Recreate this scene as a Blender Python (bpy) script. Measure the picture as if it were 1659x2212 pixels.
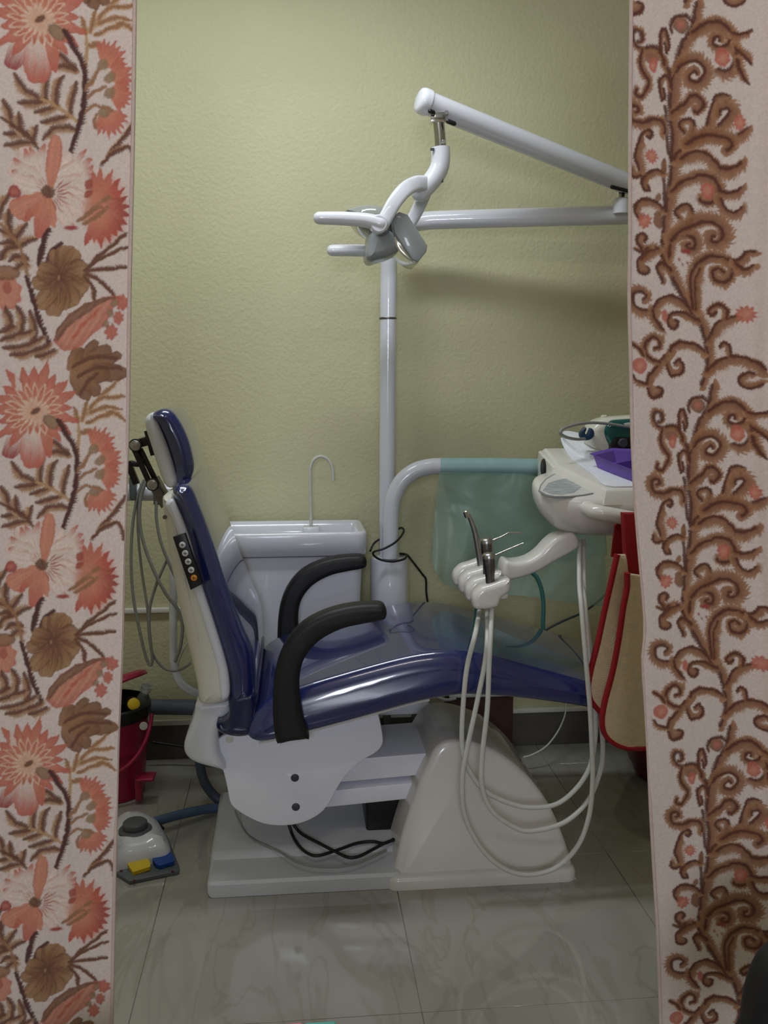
import bpy, bmesh, math, random
import numpy as np
from mathutils import Vector, Matrix

for o in list(bpy.data.objects):
    bpy.data.objects.remove(o)
scene = bpy.context.scene
COL = scene.collection
random.seed(7)

# ------------------------------------------------------------------ camera
W, H, F = 1659.0, 2212.0, 2000.0          # frame in pixels, focal length in pixels
CAMZ = 1.30
YAW, PITCH = math.radians(5.5), math.radians(8.14)
FWD = Vector((math.sin(YAW) * math.cos(PITCH), math.cos(YAW) * math.cos(PITCH), -math.sin(PITCH)))
RGT = Vector((math.cos(YAW), -math.sin(YAW), 0.0))
UPV = RGT.cross(FWD)
CAMP = Vector((0, 0, CAMZ))
cam_data = bpy.data.cameras.new('camera')
cam = bpy.data.objects.new('camera', cam_data)
COL.objects.link(cam)
cam.matrix_world = Matrix((
    (RGT.x, UPV.x, -FWD.x, CAMP.x), (RGT.y, UPV.y, -FWD.y, CAMP.y),
    (RGT.z, UPV.z, -FWD.z, CAMP.z), (0, 0, 0, 1)))
cam_data.sensor_fit = 'VERTICAL'
cam_data.sensor_height = 36.0
cam_data.lens = 36.0 * F / H
cam_data.clip_start = 0.02
scene.camera = cam

# ------------------------------------------------------------------ light
world = bpy.data.worlds.new('world'); scene.world = world; world.use_nodes = True
world.node_tree.nodes['Background'].inputs[0].default_value = (0.80, 0.86, 1.0, 1)
world.node_tree.nodes['Background'].inputs[1].default_value = 0.05

def area(name, loc, target, sx, sy, power, color):
    L = bpy.data.lights.new(name, 'AREA'); L.shape = 'RECTANGLE'; L.size = sx; L.size_y = sy
    L.energy = power; L.color = color
    o = bpy.data.objects.new(name, L); COL.objects.link(o); o.location = loc
    o.rotation_euler = (Vector(target) - Vector(loc)).to_track_quat('-Z', 'Y').to_euler()
    return o
LAMP_A = (-0.15, 2.20, 2.72)      # tube light on the clinic ceiling
LAMP_B = (-0.15, 0.52, 2.70)      # tube light on the ceiling of the front half
WIN = (-0.20, -1.57, 1.50)        # window behind the camera
area('clinic_tube_glow', (LAMP_A[0], LAMP_A[1], LAMP_A[2] - 0.035), (LAMP_A[0], LAMP_A[1] + .10, 0), 1.15, 0.20, 17.5, (0.88, 0.95, 1.0))
area('front_tube_glow', (LAMP_B[0], LAMP_B[1], LAMP_B[2] - 0.035), (LAMP_B[0], LAMP_B[1] + .5, 0), 1.15, 0.06, 5.0, (1.0, 0.93, 0.88))
area('window_daylight', WIN, (0.0, 2.2, 0.75), 0.5, 0.9, 40.0, (0.80, 0.86, 1.0))
scene.view_settings.view_transform = 'Standard'
scene.view_settings.look = 'None'
scene.view_settings.exposure = 0.0
scene.view_settings.gamma = 1.0
scene.view_settings.use_curve_mapping = False

# ------------------------------------------------------------------ measuring helpers
def ray(px, py):
    return (FWD + RGT * ((px - W / 2) / F) - UPV * ((py - H / 2) / F))
def U(px, py, Y):                      # where the sight line meets the upright plane y = Y
    d = ray(px, py); return CAMP + d * (Y / d.y)
def UZ(px, py, Z):                     # where it meets the level plane z = Z
    d = ray(px, py); return CAMP + d * ((Z - CAMZ) / d.z)
def UP(px, py, z0, k, y0):             # where it meets the sloped plane z = z0 + k (y - y0)
    d = ray(px, py); t = (z0 - CAMZ - k * y0) / (d.z - k * d.y); return CAMP + d * t

# ------------------------------------------------------------------ materials
MATS = {}
def mat(name, rgb, rough=0.5, metal=0.0, coat=0.0, var=0.06, scale=30.0, bump=0.0, bscale=200.0,
        alpha=1.0, trans=0.0, sheen=0.0, spec=0.5, emit=None, ior=1.45, coat_rough=0.04, detail=3.0):
    m = bpy.data.materials.new(name); m.use_nodes = True; MATS[name] = m
    nt = m.node_tree; b = nt.nodes['Principled BSDF']
    tc = nt.nodes.new('ShaderNodeTexCoord')
    nz = nt.nodes.new('ShaderNodeTexNoise'); nz.inputs['Scale'].default_value = scale; nz.inputs['Detail'].default_value = detail
    nt.links.new(tc.outputs['Object'], nz.inputs['Vector'])
    rp = nt.nodes.new('ShaderNodeValToRGB')
    rp.color_ramp.elements[0].position = 0.3; rp.color_ramp.elements[1].position = 0.7
    rp.color_ramp.elements[0].color = [c * (1 - var) for c in rgb] + [1]
    rp.color_ramp.elements[1].color = [min(1, c * (1 + var)) for c in rgb] + [1]
    nt.links.new(nz.outputs['Fac'], rp.inputs['Fac'])
    nt.links.new(rp.outputs['Color'], b.inputs['Base Color'])
    b.inputs['Roughness'].default_value = rough; b.inputs['Metallic'].default_value = metal
    b.inputs['Coat Weight'].default_value = coat; b.inputs['Coat Roughness'].default_value = coat_rough
    b.inputs['Alpha'].default_value = alpha; b.inputs['Transmission Weight'].default_value = trans
    b.inputs['Sheen Weight'].default_value = sheen; b.inputs['IOR'].default_value = ior
    b.inputs['Specular IOR Level'].default_value = spec
    if emit:
        b.inputs['Emission Color'].default_value = list(emit[:3]) + [1]; b.inputs['Emission Strength'].default_value = emit[3]
    if bump:
        n2 = nt.nodes.new('ShaderNodeTexNoise'); n2.inputs['Scale'].default_value = bscale; n2.inputs['Detail'].default_value = 4
        nt.links.new(tc.outputs['Object'], n2.inputs['Vector'])
        bp = nt.nodes.new('ShaderNodeBump'); bp.inputs['Strength'].default_value = bump; bp.inputs['Distance'].default_value = 0.004
        nt.links.new(n2.outputs['Fac'], bp.inputs['Height']); nt.links.new(bp.outputs['Normal'], b.inputs['Normal'])
    return m

mat('wall_paint', (0.57, 0.545, 0.345), 0.55, var=0.035, scale=3.0, bump=0.6, bscale=85.0, spec=0.4)
mat('ceiling_paint', (0.75, 0.75, 0.70), 0.8, var=0.02)
mat('white_plastic', (0.72, 0.73, 0.78), 0.28, coat=0.5, var=0.02, scale=8)
mat('lit_white', (0.86, 0.86, 0.93), 0.35, coat=0.3, var=0.015, scale=8)  # lightened copy of the chair white: frontal light put into the colour
mat('cream_plastic', (0.70, 0.68, 0.58), 0.32, coat=0.3, var=0.03, scale=8)
mat('warm_white', (0.72, 0.69, 0.64), 0.25, coat=0.5, var=0.02, scale=8)
mat('white_enamel', (0.72, 0.73, 0.79), 0.22, coat=0.6, var=0.02, scale=6)
mat('grey_white_enamel', (0.60, 0.61, 0.64), 0.35, coat=0.3, var=0.04, scale=6)
mat('blue_vinyl', (0.011, 0.019, 0.105), 0.22, coat=1.0, var=0.10, scale=14, coat_rough=0.03, bump=0.03, bscale=12, ior=1.6)
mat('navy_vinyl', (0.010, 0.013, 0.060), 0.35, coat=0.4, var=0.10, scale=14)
mat('black_rubber', (0.007, 0.007, 0.008), 0.5, var=0.15, bump=0.08, bscale=150)
mat('black_plastic', (0.010, 0.010, 0.011), 0.35, var=0.1)
mat('black_vinyl', (0.008, 0.007, 0.009), 0.6, var=0.2, bump=0.1)
mat('chrome', (0.72, 0.71, 0.68), 0.14, metal=1.0, var=0.02)
mat('brushed_steel', (0.42, 0.41, 0.40), 0.32, metal=1.0, var=0.05)
mat('dark_steel', (0.20, 0.19, 0.19), 0.35, metal=1.0, var=0.06)
mat('bolt_grey', (0.055, 0.055, 0.075), 0.5, var=0.1)
mat('clear_plastic', (0.80, 0.85, 0.88), 0.06, trans=0.85, var=0.02, alpha=0.75)
mat('smoked_plastic', (0.42, 0.44, 0.40), 0.12, trans=0.35, coat=0.6, var=0.03)
mat('white_button', (0.72, 0.72, 0.74), 0.4, var=0.04)
mat('orange_button', (0.80, 0.28, 0.02), 0.4, var=0.05)
mat('ink', (0.10, 0.10, 0.11), 0.6, var=0.05)
mat('grey_hose', (0.26, 0.26, 0.24), 0.5, var=0.06, scale=60)
mat('white_hose', (0.60, 0.60, 0.54), 0.45, var=0.04, scale=60)
mat('blue_hose', (0.075, 0.13, 0.22), 0.5, var=0.10, scale=60)
mat('slate_hose', (0.06, 0.075, 0.10), 0.55, var=0.1, scale=60)
mat('black_cable', (0.008, 0.008, 0.009), 0.45, var=0.1)
mat('teal_tube', (0.045, 0.16, 0.14), 0.4, var=0.1)
mat('red_fabric', (0.30, 0.006, 0.012), 0.85, var=0.12, scale=120, bump=0.3, bscale=400)
mat('cream_terry', (0.70, 0.56, 0.36), 0.95, var=0.07, scale=60, bump=0.8, bscale=300, sheen=0.4)
mat('dark_red_plastic', (0.13, 0.010, 0.012), 0.35, var=0.1)
mat('pink_plastic', (0.36, 0.014, 0.055), 0.38, var=0.08, coat=0.2)
mat('bin_bag', (0.010, 0.010, 0.010), 0.3, var=0.2, bump=0.6, bscale=40)
mat('yellow_plastic', (0.72, 0.50, 0.02), 0.38, var=0.04)
mat('blue_plastic', (0.010, 0.055, 0.30), 0.38, var=0.05)
mat('grey_rubber', (0.10, 0.11, 0.12), 0.5, var=0.08)
mat('grey_plate', (0.11, 0.12, 0.13), 0.45, var=0.08)
mat('purple_plastic', (0.16, 0.085, 0.45), 0.32, var=0.06, coat=0.2)
mat('teal_gloss', (0.004, 0.085, 0.080), 0.15, coat=0.8, var=0.05)
mat('navy_clip', (0.014, 0.045, 0.10), 0.35, var=0.08)
mat('white_cloth', (0.78, 0.80, 0.84), 0.9, var=0.03, bump=0.6, bscale=60)
mat('brown_wood', (0.055, 0.022, 0.016), 0.5, var=0.2, scale=18)
mat('white_board', (0.62, 0.60, 0.56), 0.5, var=0.05)
mat('lamp_grey', (0.27, 0.29, 0.29), 0.35, coat=0.3, var=0.04)
mat('lamp_reflector', (0.85, 0.85, 0.70), 0.1, metal=0.6, var=0.02)
mat('pvc_white', (0.72, 0.71, 0.64), 0.4, var=0.03)
mat('pipe_blue_grey', (0.13, 0.16, 0.20), 0.45, var=0.05)
mat('skirting_tile', (0.115, 0.105, 0.095), 0.25, var=0.12, scale=12)
mat('grout', (0.24, 0.225, 0.19), 0.7, var=0.05)
mat('pink_card', (0.80, 0.22, 0.30), 0.6, var=0.04)
mat('teal_card', (0.10, 0.42, 0.38), 0.6, var=0.04)
mat('table_wood', (0.20, 0.12, 0.07), 0.5, var=0.15)
mat('curtain_hem', (0.66, 0.50, 0.44), 0.9, var=0.05, scale=90, bump=0.3, bscale=500)
mat('tube_glass', (0.9, 0.95, 0.92), 0.3, emit=(0.93, 1.0, 0.97, 3.0))
mat('window_pane', (0.8, 0.85, 0.95), 0.2, emit=(0.86, 0.92, 1.0, 1.2))
mat('amber_glass', (0.06, 0.035, 0.02), 0.1, trans=0.3, coat=0.5)

def tile_material():
    m = bpy.data.materials.new('floor_tile_stone'); m.use_nodes = True; MATS['floor_tile'] = m
    nt = m.node_tree; b = nt.nodes['Principled BSDF']
    ge = nt.nodes.new('ShaderNodeNewGeometry')
    n1 = nt.nodes.new('ShaderNodeTexNoise'); n1.inputs['Scale'].default_value = 2.3; n1.inputs['Detail'].default_value = 6
    n1.inputs['Distortion'].default_value = 1.6
    nt.links.new(ge.outputs['Position'], n1.inputs['Vector'])
    r1 = nt.nodes.new('ShaderNodeValToRGB')
    r1.color_ramp.elements[0].position = 0.30; r1.color_ramp.elements[0].color = (0.335, 0.318, 0.272, 1)
    r1.color_ramp.elements[1].position = 0.70; r1.color_ramp.elements[1].color = (0.385, 0.366, 0.318, 1)
    nt.links.new(n1.outputs['Fac'], r1.inputs['Fac'])
    mp = nt.nodes.new('ShaderNodeMapping'); mp.inputs['Rotation'].default_value = (0, 0, 0.9); mp.inputs['Scale'].default_value = (5.0, 1.4, 1)
    nt.links.new(ge.outputs['Position'], mp.inputs['Vector'])
    n2 = nt.nodes.new('ShaderNodeTexNoise'); n2.inputs['Scale'].default_value = 1.6; n2.inputs['Detail'].default_value = 5; n2.inputs['Distortion'].default_value = 0.8
    nt.links.new(mp.outputs['Vector'], n2.inputs['Vector'])
    r2 = nt.nodes.new('ShaderNodeValToRGB')
    e = r2.color_ramp.elements
    e[0].position = 0.47; e[0].color = (0, 0, 0, 1); e[1].position = 0.50; e[1].color = (1, 1, 1, 1)
    e.new(0.53).color = (0, 0, 0, 1)
    nt.links.new(n2.outputs['Fac'], r2.inputs['Fac'])
    mul = nt.nodes.new('ShaderNodeMath'); mul.operation = 'MULTIPLY'; mul.inputs[1].default_value = 0.30
    nt.links.new(r2.outputs['Color'], mul.inputs[0])
    mx = nt.nodes.new('ShaderNodeMix'); mx.data_type = 'RGBA'
    nt.links.new(mul.outputs[0], mx.inputs['Factor']); nt.links.new(r1.outputs['Color'], mx.inputs['A']); mx.inputs['B'].default_value = (0.22, 0.17, 0.125, 1)
    nt.links.new(mx.outputs['Result'], b.inputs['Base Color'])
    b.inputs['Roughness'].default_value = 0.06; b.inputs['Specular IOR Level'].default_value = 0.6
    b.inputs['IOR'].default_value = 1.7
tile_material()

def drape_material():
    m = bpy.data.materials.new('sheer_green_plastic'); m.use_nodes = True; MATS['sheer_green'] = m
    nt = m.node_tree; b = nt.nodes['Principled BSDF']
    tc = nt.nodes.new('ShaderNodeTexCoord')
    nz = nt.nodes.new('ShaderNodeTexNoise'); nz.inputs['Scale'].default_value = 5; nz.inputs['Detail'].default_value = 2; nz.inputs['Distortion'].default_value = 1.0
    nt.links.new(tc.outputs['Object'], nz.inputs['Vector'])
    bp = nt.nodes.new('ShaderNodeBump'); bp.inputs['Strength'].default_value = 0.8; bp.inputs['Distance'].default_value = 0.02
    nt.links.new(nz.outputs['Fac'], bp.inputs['Height']); nt.links.new(bp.outputs['Normal'], b.inputs['Normal'])
    rp = nt.nodes.new('ShaderNodeValToRGB')
    rp.color_ramp.elements[0].color = (0.25, 0.40, 0.31, 1); rp.color_ramp.elements[1].color = (0.34, 0.50, 0.41, 1)
    nt.links.new(nz.outputs['Fac'], rp.inputs['Fac']); nt.links.new(rp.outputs['Color'], b.inputs['Base Color'])
    b.inputs['Roughness'].default_value = 0.35; b.inputs['Alpha'].default_value = 0.62
drape_material()
mat('sheer_blue_green', (0.36, 0.56, 0.56), 0.35, var=0.05, alpha=0.92)

def panel_print():
    m = bpy.data.materials.new('panel_print'); m.use_nodes = True; MATS['panel_print'] = m
    nt = m.node_tree; b = nt.nodes['Principled BSDF']
    tc = nt.nodes.new('ShaderNodeTexCoord')
    mp = nt.nodes.new('ShaderNodeMapping'); mp.inputs['Scale'].default_value = (30, 220, 60)
    nt.links.new(tc.outputs['Object'], mp.inputs['Vector'])
    nz = nt.nodes.new('ShaderNodeTexNoise'); nz.inputs['Scale'].default_value = 1.0; nz.inputs['Detail'].default_value = 2
    nt.links.new(mp.outputs['Vector'], nz.inputs['Vector'])
    rp = nt.nodes.new('ShaderNodeValToRGB')
    rp.color_ramp.elements[0].position = 0.44; rp.color_ramp.elements[0].color = (0.30, 0.33, 0.34, 1)
    rp.color_ramp.elements[1].position = 0.58; rp.color_ramp.elements[1].color = (0.42, 0.455, 0.465, 1)
    nt.links.new(nz.outputs['Fac'], rp.inputs['Fac']); nt.links.new(rp.outputs['Color'], b.inputs['Base Color'])
    b.inputs['Roughness'].default_value = 0.25
panel_print()

# ------------------------------------------------------------------ object helpers
WLOC = {}
def tag(o, label=None, cat=None, group=None, kind=None):
    if label: o['label'] = label
    if cat: o['category'] = cat
    if group: o['group'] = group
    if kind: o['kind'] = kind
    return o
def thing(name, label, cat, loc, group=None):
    o = bpy.data.objects.new(name, None); COL.objects.link(o)
    o.empty_display_size = 0.05
    o.location = loc; WLOC[o.name] = Vector(loc)
    return tag(o, label, cat, group)
def link(name, me, m, parent=None, sharp=38):
    if isinstance(m, str): m = MATS[m]
    me.materials.append(m)
    n = len(me.vertices)
    co = np.empty(n * 3, dtype=np.float32); me.vertices.foreach_get('co', co); co = co.reshape(-1, 3)
    c = (co.min(0) + co.max(0)) / 2
    co -= c; me.vertices.foreach_set('co', co.ravel()); me.update()
    for p in me.polygons: p.use_smooth = True
    me.set_sharp_from_angle(angle=math.radians(sharp))
    o = bpy.data.objects.new(name, me); COL.objects.link(o)
    wl = Vector([float(v) for v in c]); WLOC[o.name] = wl
    if parent is not None:
        o.parent = parent; o.location = wl - WLOC[parent.name]
    else:
        o.location = wl
    return o
def from_data(name, V, Fc, m, parent=None, sharp=38):
    me = bpy.data.meshes.new(name); me.from_pydata([tuple(v) for v in V], [], Fc); me.update()
    bm = bmesh.new(); bm.from_mesh(me); bmesh.ops.recalc_face_normals(bm, faces=bm.faces); bmesh.ops.triangulate(bm, faces=[f for f in bm.faces if len(f.verts) > 4], ngon_method='EAR_CLIP'); bm.to_mesh(me); bm.free()
    return link(name, me, m, parent, sharp)
def catmull(P, n=6, closed=False):
    P = [Vector(p) for p in P]; out = []; N = len(P)
    if N < 3: return P
    rng = range(N) if closed else range(N - 1)
    for i in rng:
        if closed: a, b, c, d = P[(i - 1) % N], P[i], P[(i + 1) % N], P[(i + 2) % N]
        else: a, b, c, d = P[max(i - 1, 0)], P[i], P[i + 1], P[min(i + 2, N - 1)]
        for k in range(n):
            t = k / n
            out.append(0.5 * ((2 * b) + (c - a) * t + (2 * a - 5 * b + 4 * c - d) * t * t + (3 * b - a - 3 * c + d) * t ** 3))
    if not closed: out.append(P[-1])
    return out
def tube_data(P, r, n=12, cap=True, flat=1.0):
    V, Fc = [], []; N = len(P)
    R = r if isinstance(r, (list, tuple)) else [r] * N
    if len(R) != N: R = [R[0] + (R[-1] - R[0]) * i / (N - 1) for i in range(N)] if len(R) == 2 else [float(np.interp(i / (N - 1), np.linspace(0, 1, len(R)), R)) for i in range(N)]
    T = [(P[min(i + 1, N - 1)] - P[max(i - 1, 0)]).normalized() for i in range(N)]
    ref = Vector((0, 1, 0)) if abs(T[0].y) < 0.9 else Vector((1, 0, 0))
    u = (ref - T[0] * ref.dot(T[0])).normalized()
    for i in range(N):
        u = (u - T[i] * u.dot(T[i])).normalized(); w = T[i].cross(u)
        for k in range(n):
            a = 2 * math.pi * k / n
            V.append(P[i] + (u * math.cos(a) * flat + w * math.sin(a)) * R[i])
    for i in range(N - 1):
        for k in range(n):
            k2 = (k + 1) % n; Fc.append((i * n + k, i * n + k2, (i + 1) * n + k2, (i + 1) * n + k))
    if cap:
        Fc.append(tuple(range(n - 1, -1, -1))); Fc.append(tuple((N - 1) * n + k for k in range(n)))
    return V, Fc
def tube(name, P, r, m, parent=None, smooth=6, n=12, flat=1.0, sharp=50):
    P = [Vector(p) for p in P]
    if smooth and len(P) > 2: P = catmull(P, smooth)
    V, Fc = tube_data(P, r, n, True, flat)
    return from_data(name, V, Fc, m, parent, sharp)
def rod(name, P, r, m, parent=None, smooth=6, n=16, round_end=(True, True)):
    """a tube with rounded (hemispherical) ends"""
    P = [Vector(p) for p in P]
    if smooth and len(P) > 2: P = catmull(P, smooth)
    R = [r] * len(P) if not isinstance(r, (list, tuple)) else ([r[0] + (r[-1] - r[0]) * i / (len(P) - 1) for i in range(len(P))])
    def ends(p, q, rr):
        d = (p - q).normalized(); o = []
        for a in (0.35, 0.7, 1.0, 1.25, 1.45): o.append((p + d * rr * math.sin(a), rr * math.cos(a)))
        return o
    if round_end[0]:
        e = ends(P[0], P[1], R[0])
        P = [x[0] for x in reversed(e)] + P; R = [x[1] for x in reversed(e)] + R
    if round_end[1]:
        e = ends(P[-1], P[-2], R[-1])
        P = P + [x[0] for x in e]; R = R + [x[1] for x in e]
    V, Fc = tube_data(P, R, n); return from_data(name, V, Fc, m, parent, 60)
_INS = {}
def inset(poly, d):
    """move every vertex inwards by d, but never past the middle of the shape"""
    key = tuple((round(p[0], 6), round(p[1], 6)) for p in poly)
    if key not in _INS:
        Q = np.array([[p[0], p[1]] for p in poly], dtype=float); N = len(Q)
        nx = np.roll(Q, -1, 0); pv = np.roll(Q, 1, 0)
        s = 1 if np.sum(Q[:, 0] * nx[:, 1] - nx[:, 0] * Q[:, 1]) > 0 else -1
        e1 = Q - pv; e2 = nx - Q
        e1 /= np.maximum(np.linalg.norm(e1, axis=1, keepdims=True), 1e-9); e2 /= np.maximum(np.linalg.norm(e2, axis=1, keepdims=True), 1e-9)
        t = e1 + e2; n = np.stack([-t[:, 1], t[:, 0]], 1) * s
        n /= np.maximum(np.linalg.norm(n, axis=1, keepdims=True), 1e-9)
        D = Q[None] - Q[:, None]; dn = np.einsum('ijk,ik->ij', D, n); d2 = np.sum(D * D, 2)
        with np.errstate(divide='ignore', invalid='ignore'):
            R = np.where(dn > 1e-9, d2 / (2 * np.maximum(dn, 1e-9)), 1e9)
        n1 = np.stack([-e1[:, 1], e1[:, 0]], 1) * s
        k = 1 / np.maximum(0.5, np.sum(n * n1, 1))
        _INS[key] = (Q, n, R.min(1) * 0.93, k)
    Q, n, r, k = _INS[key]
    dd = (np.minimum(d * k, np.maximum(r, d * 0.0)) if d > 0 else d * k)[:, None]
    return [Vector((float(p[0]), float(p[1]))) for p in Q + n * dd]
def slab_data(poly, y0, y1, r=0.01, seg=4, r1=None, flat=1.0):
    """poly is (x, z); rounded rims at both faces"""
    r1 = r if r1 is None else r1
    rings = []
    for t in range(seg + 1):
        a = t / seg * math.pi / 2
        rings.append((y0 + r * flat * (1 - math.cos(a)), r * (1 - math.sin(a))))
    for t in range(seg + 1):
        a = (1 - t / seg) * math.pi / 2
        rings.append((y1 - r1 * flat * (1 - math.cos(a)), r1 * (1 - math.sin(a))))
    V, Fc = [], []; N = len(poly)
    for (y, d) in rings:
        for p in inset(poly, d): V.append(Vector((p[0], y, p[1])))
    for i in range(len(rings) - 1):
        for k in range(N):
            k2 = (k + 1) % N; Fc.append((i * N + k, i * N + k2, (i + 1) * N + k2, (i + 1) * N + k))
    Fc.append(tuple(range(N - 1, -1, -1))); L = (len(rings) - 1) * N; Fc.append(tuple(L + k for k in range(N)))
    return V, Fc
def pxpoly(pts, Y, smooth=0):
    P = [U(x, y, Y) for x, y in pts]
    if smooth: P = catmull(P, smooth, closed=True)
    return [(p.x, p.z) for p in P]
def slab(name, pts, Yref, y0, y1, m, parent=None, r=0.01, smooth=4, seg=4, r1=None, fn=None, sharp=38):
    V, Fc = slab_data(pxpoly(pts, Yref, smooth), y0, y1, r, seg, r1)
    if fn: V = [fn(v) for v in V]
    return from_data(name, V, Fc, m, parent, sharp)
def box_data(x0, x1, y0, y1, z0, z1, r=0.004, seg=3):
    """box with rounded edges: superellipse rings in z"""
    bm = bmesh.new(); bmesh.ops.create_cube(bm, size=1)
    for v in bm.verts:
        v.co = Vector((x0 + (v.co.x + .5) * (x1 - x0), y0 + (v.co.y + .5) * (y1 - y0), z0 + (v.co.z + .5) * (z1 - z0)))
    if r: bmesh.ops.bevel(bm, geom=list(bm.edges), offset=r, segments=seg, profile=0.5, affect='EDGES', clamp_overlap=True)
    V = [v.co.copy() for v in bm.verts]; bm.verts.index_update(); Fc = [tuple(v.index for v in f.verts) for f in bm.faces]; bm.free()
    return V, Fc
def box(name, x0, x1, y0, y1, z0, z1, m, parent=None, r=0.004, seg=3, fn=None):
    V, Fc = box_data(x0, x1, y0, y1, z0, z1, r, seg)
    if fn: V = [fn(v) for v in V]
    return from_data(name, V, Fc, m, parent)
def lathe(name, prof, loc, m, parent=None, n=28, M=None, fn=None, sharp=38):
    V, Fc = [], []
    for (r, z) in prof:
        for k in range(n):
            a = 2 * math.pi * k / n; V.append(Vector((r * math.cos(a), r * math.sin(a), z)))
    for i in range(len(prof) - 1):
        for k in range(n):
            k2 = (k + 1) % n; Fc.append((i * n + k, i * n + k2, (i + 1) * n + k2, (i + 1) * n + k))
    Fc.append(tuple(range(n - 1, -1, -1))); L = (len(prof) - 1) * n; Fc.append(tuple(L + k for k in range(n)))
    if M is not None: V = [M @ v for v in V]
    V = [v + Vector(loc) for v in V]
    if fn: V = [fn(v) for v in V]
    return from_data(name, V, Fc, m, parent, sharp)
TO_CAM = Matrix.Rotation(math.radians(90), 3, 'X')       # lathe axis z -> points towards -y
def disc(name, c, r, t, m, parent=None, n=20, M=TO_CAM):
    return lathe(name, [(r * .001, t), (r * .8, t), (r, t * .6), (r, 0)], c, m, parent, n, M)
def loft_plan(name, poly, rings, m, parent=None, fn=None, sharp=40):
    """poly (x, y); rings = [(z, inset)] bottom to top"""
    V, Fc = [], []; N = len(poly)
    for (z, d) in rings:
        for p in inset(poly, d): V.append(Vector((p[0], p[1], z)))
    for i in range(len(rings) - 1):
        for k in range(N):
            k2 = (k + 1) % N; Fc.append((i * N + k, i * N + k2, (i + 1) * N + k2, (i + 1) * N + k))
    Fc.append(tuple(range(N - 1, -1, -1))); L = (len(rings) - 1) * N; Fc.append(tuple(L + k for k in range(N)))
    if fn: V = [fn(v) for v in V]
    return from_data(name, V, Fc, m, parent, sharp)
def rrect(x0, x1, y0, y1, r, n=6):
    P = []
    for (cx, cy, a0) in ((x1 - r, y1 - r, 0), (x0 + r, y1 - r, 90), (x0 + r, y0 + r, 180), (x1 - r, y0 + r, 270)):
        for k in range(n + 1):
            a = math.radians(a0 + 90 * k / n); P.append((cx + r * math.cos(a), cy + r * math.sin(a)))
    return P

# ================================================================== the room
YW = 3.12; XL, XR, YB, ZC = -2.0, 2.3, -1.6, 2.85
def struct(o): return tag(o, kind='structure')
floor = struct(box('floor', XL, XR, YB, YW, -0.06, -0.003, 'grout', r=0))
TS = 0.60; GAP = 0.0005
jx = UZ(882, 2041, 0).x; jy = UZ(1135, 2172, 0).y
V, Fc = box_data(-TS / 2 + GAP, TS / 2 - GAP, -TS / 2 + GAP, TS / 2 - GAP, -0.0035, 0.0, 0.0008, 1)
tile_me = None
for ix in range(-5, 6):
    for iy in range(-6, 6):
        x0, y0 = jx + ix * TS, jy + iy * TS
        if x0 >= XR or x0 + TS <= XL or y0 >= YW or y0 + TS <= YB: continue
        cut = (x0 < XL or x0 + TS > XR or y0 < YB or y0 + TS > YW)
        if cut:
            a, b, c, d = max(x0, XL), min(x0 + TS, XR), max(y0, YB), min(y0 + TS, YW)
            o = box('floor_tile', a + GAP, b - GAP, c + GAP, d - GAP, -0.0035, 0.0, 'floor_tile', floor, r=0.0008, seg=1)
        elif tile_me is None:
            o = box('floor_tile', x0 + GAP, x0 + TS - GAP, y0 + GAP, y0 + TS - GAP, -0.0035, 0.0, 'floor_tile', floor, r=0.0008, seg=1)
            tile_me = o.data
        else:
            o = bpy.data.objects.new('floor_tile', tile_me); COL.objects.link(o)
            wl = Vector((x0 + TS / 2, y0 + TS / 2, -0.00175)); WLOC[o.name] = wl
            o.parent = floor; o.location = wl - WLOC[floor.name]
struct(box('wall_back', XL - .1, XR + .1, YW, YW + 0.1, -0.06, ZC, 'wall_paint', r=0))
struct(box('wall_left', XL - .1, XL, YB, YW, -0.06, ZC, 'wall_paint', r=0))
struct(box('wall_right', XR, XR + .1, YB, YW, -0.06, ZC, 'wall_paint', r=0))
struct(box('wall_front', XL - .1, XR + .1, YB - .1, YB, -0.06, ZC, 'wall_paint', r=0))
struct(box('ceiling', XL - .1, XR + .1, YB - .1, YW + .1, ZC, ZC + .08, 'ceiling_paint', r=0))
# skirting of dark tiles with a pale mortar edge on top
zs = U(1200, 1535, YW).z
sk = struct(box('baseboard_back', XL, XR, YW - 0.006, YW, 0.0, zs, 'grout', r=0))
x = XL + .12
while x < XR:
    box('skirting_tile', max(x, XL) + .001, min(x + 0.6, XR) - .001, YW - 0.013, YW - 0.006, 0.001, zs - .001, 'skirting_tile', sk, r=0.001, seg=1); x += 0.6
struct(box('trim_1', XL, XR, YW - 0.017, YW, zs, zs + 0.016, 'pvc_white', r=0.003, seg=2))
# white cable conduit on the wall, left side
zc = U(300, 1318, YW).z
cd = struct(box('trim_2', XL, U(420, 1318, YW).x, YW - 0.014, YW, zc - .008, zc + .008, 'pvc_white', r=0.002, seg=2))

# lamps that light the two halves of the room (above and behind the view)
def tube_light(name, c, label, wall):
    t = thing(name, label, 'lamp', c, 'fluorescent tube lights')
    x, y, z = c
    if wall: box('housing', x - .62, x + .62, YB, YB + .05, z + .06, z + .12, 'white_enamel', t)
    else: box('housing', x - .62, x + .62, y - .10, y + .10, z + .03, ZC, 'white_enamel', t)
    tube('tube', [(x - .59, y if not wall else YB + .03, z + .02), (x, y if not wall else YB + .03, z + .02), (x + .59, y if not wall else YB + .03, z + .02)], 0.013, 'tube_glass', t, smooth=2)
tube_light('tube_light', LAMP_A, 'fluorescent tube light on the ceiling above the dental chair', False)
tube_light('tube_light', LAMP_B, 'fluorescent tube light on the ceiling in front of the curtains', False)
win = struct(box('window_1', WIN[0] - .31, WIN[0] + .31, YB - .004, YB + .012, WIN[2] - .51, WIN[2] + .51, 'white_board', r=0.003))
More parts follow.
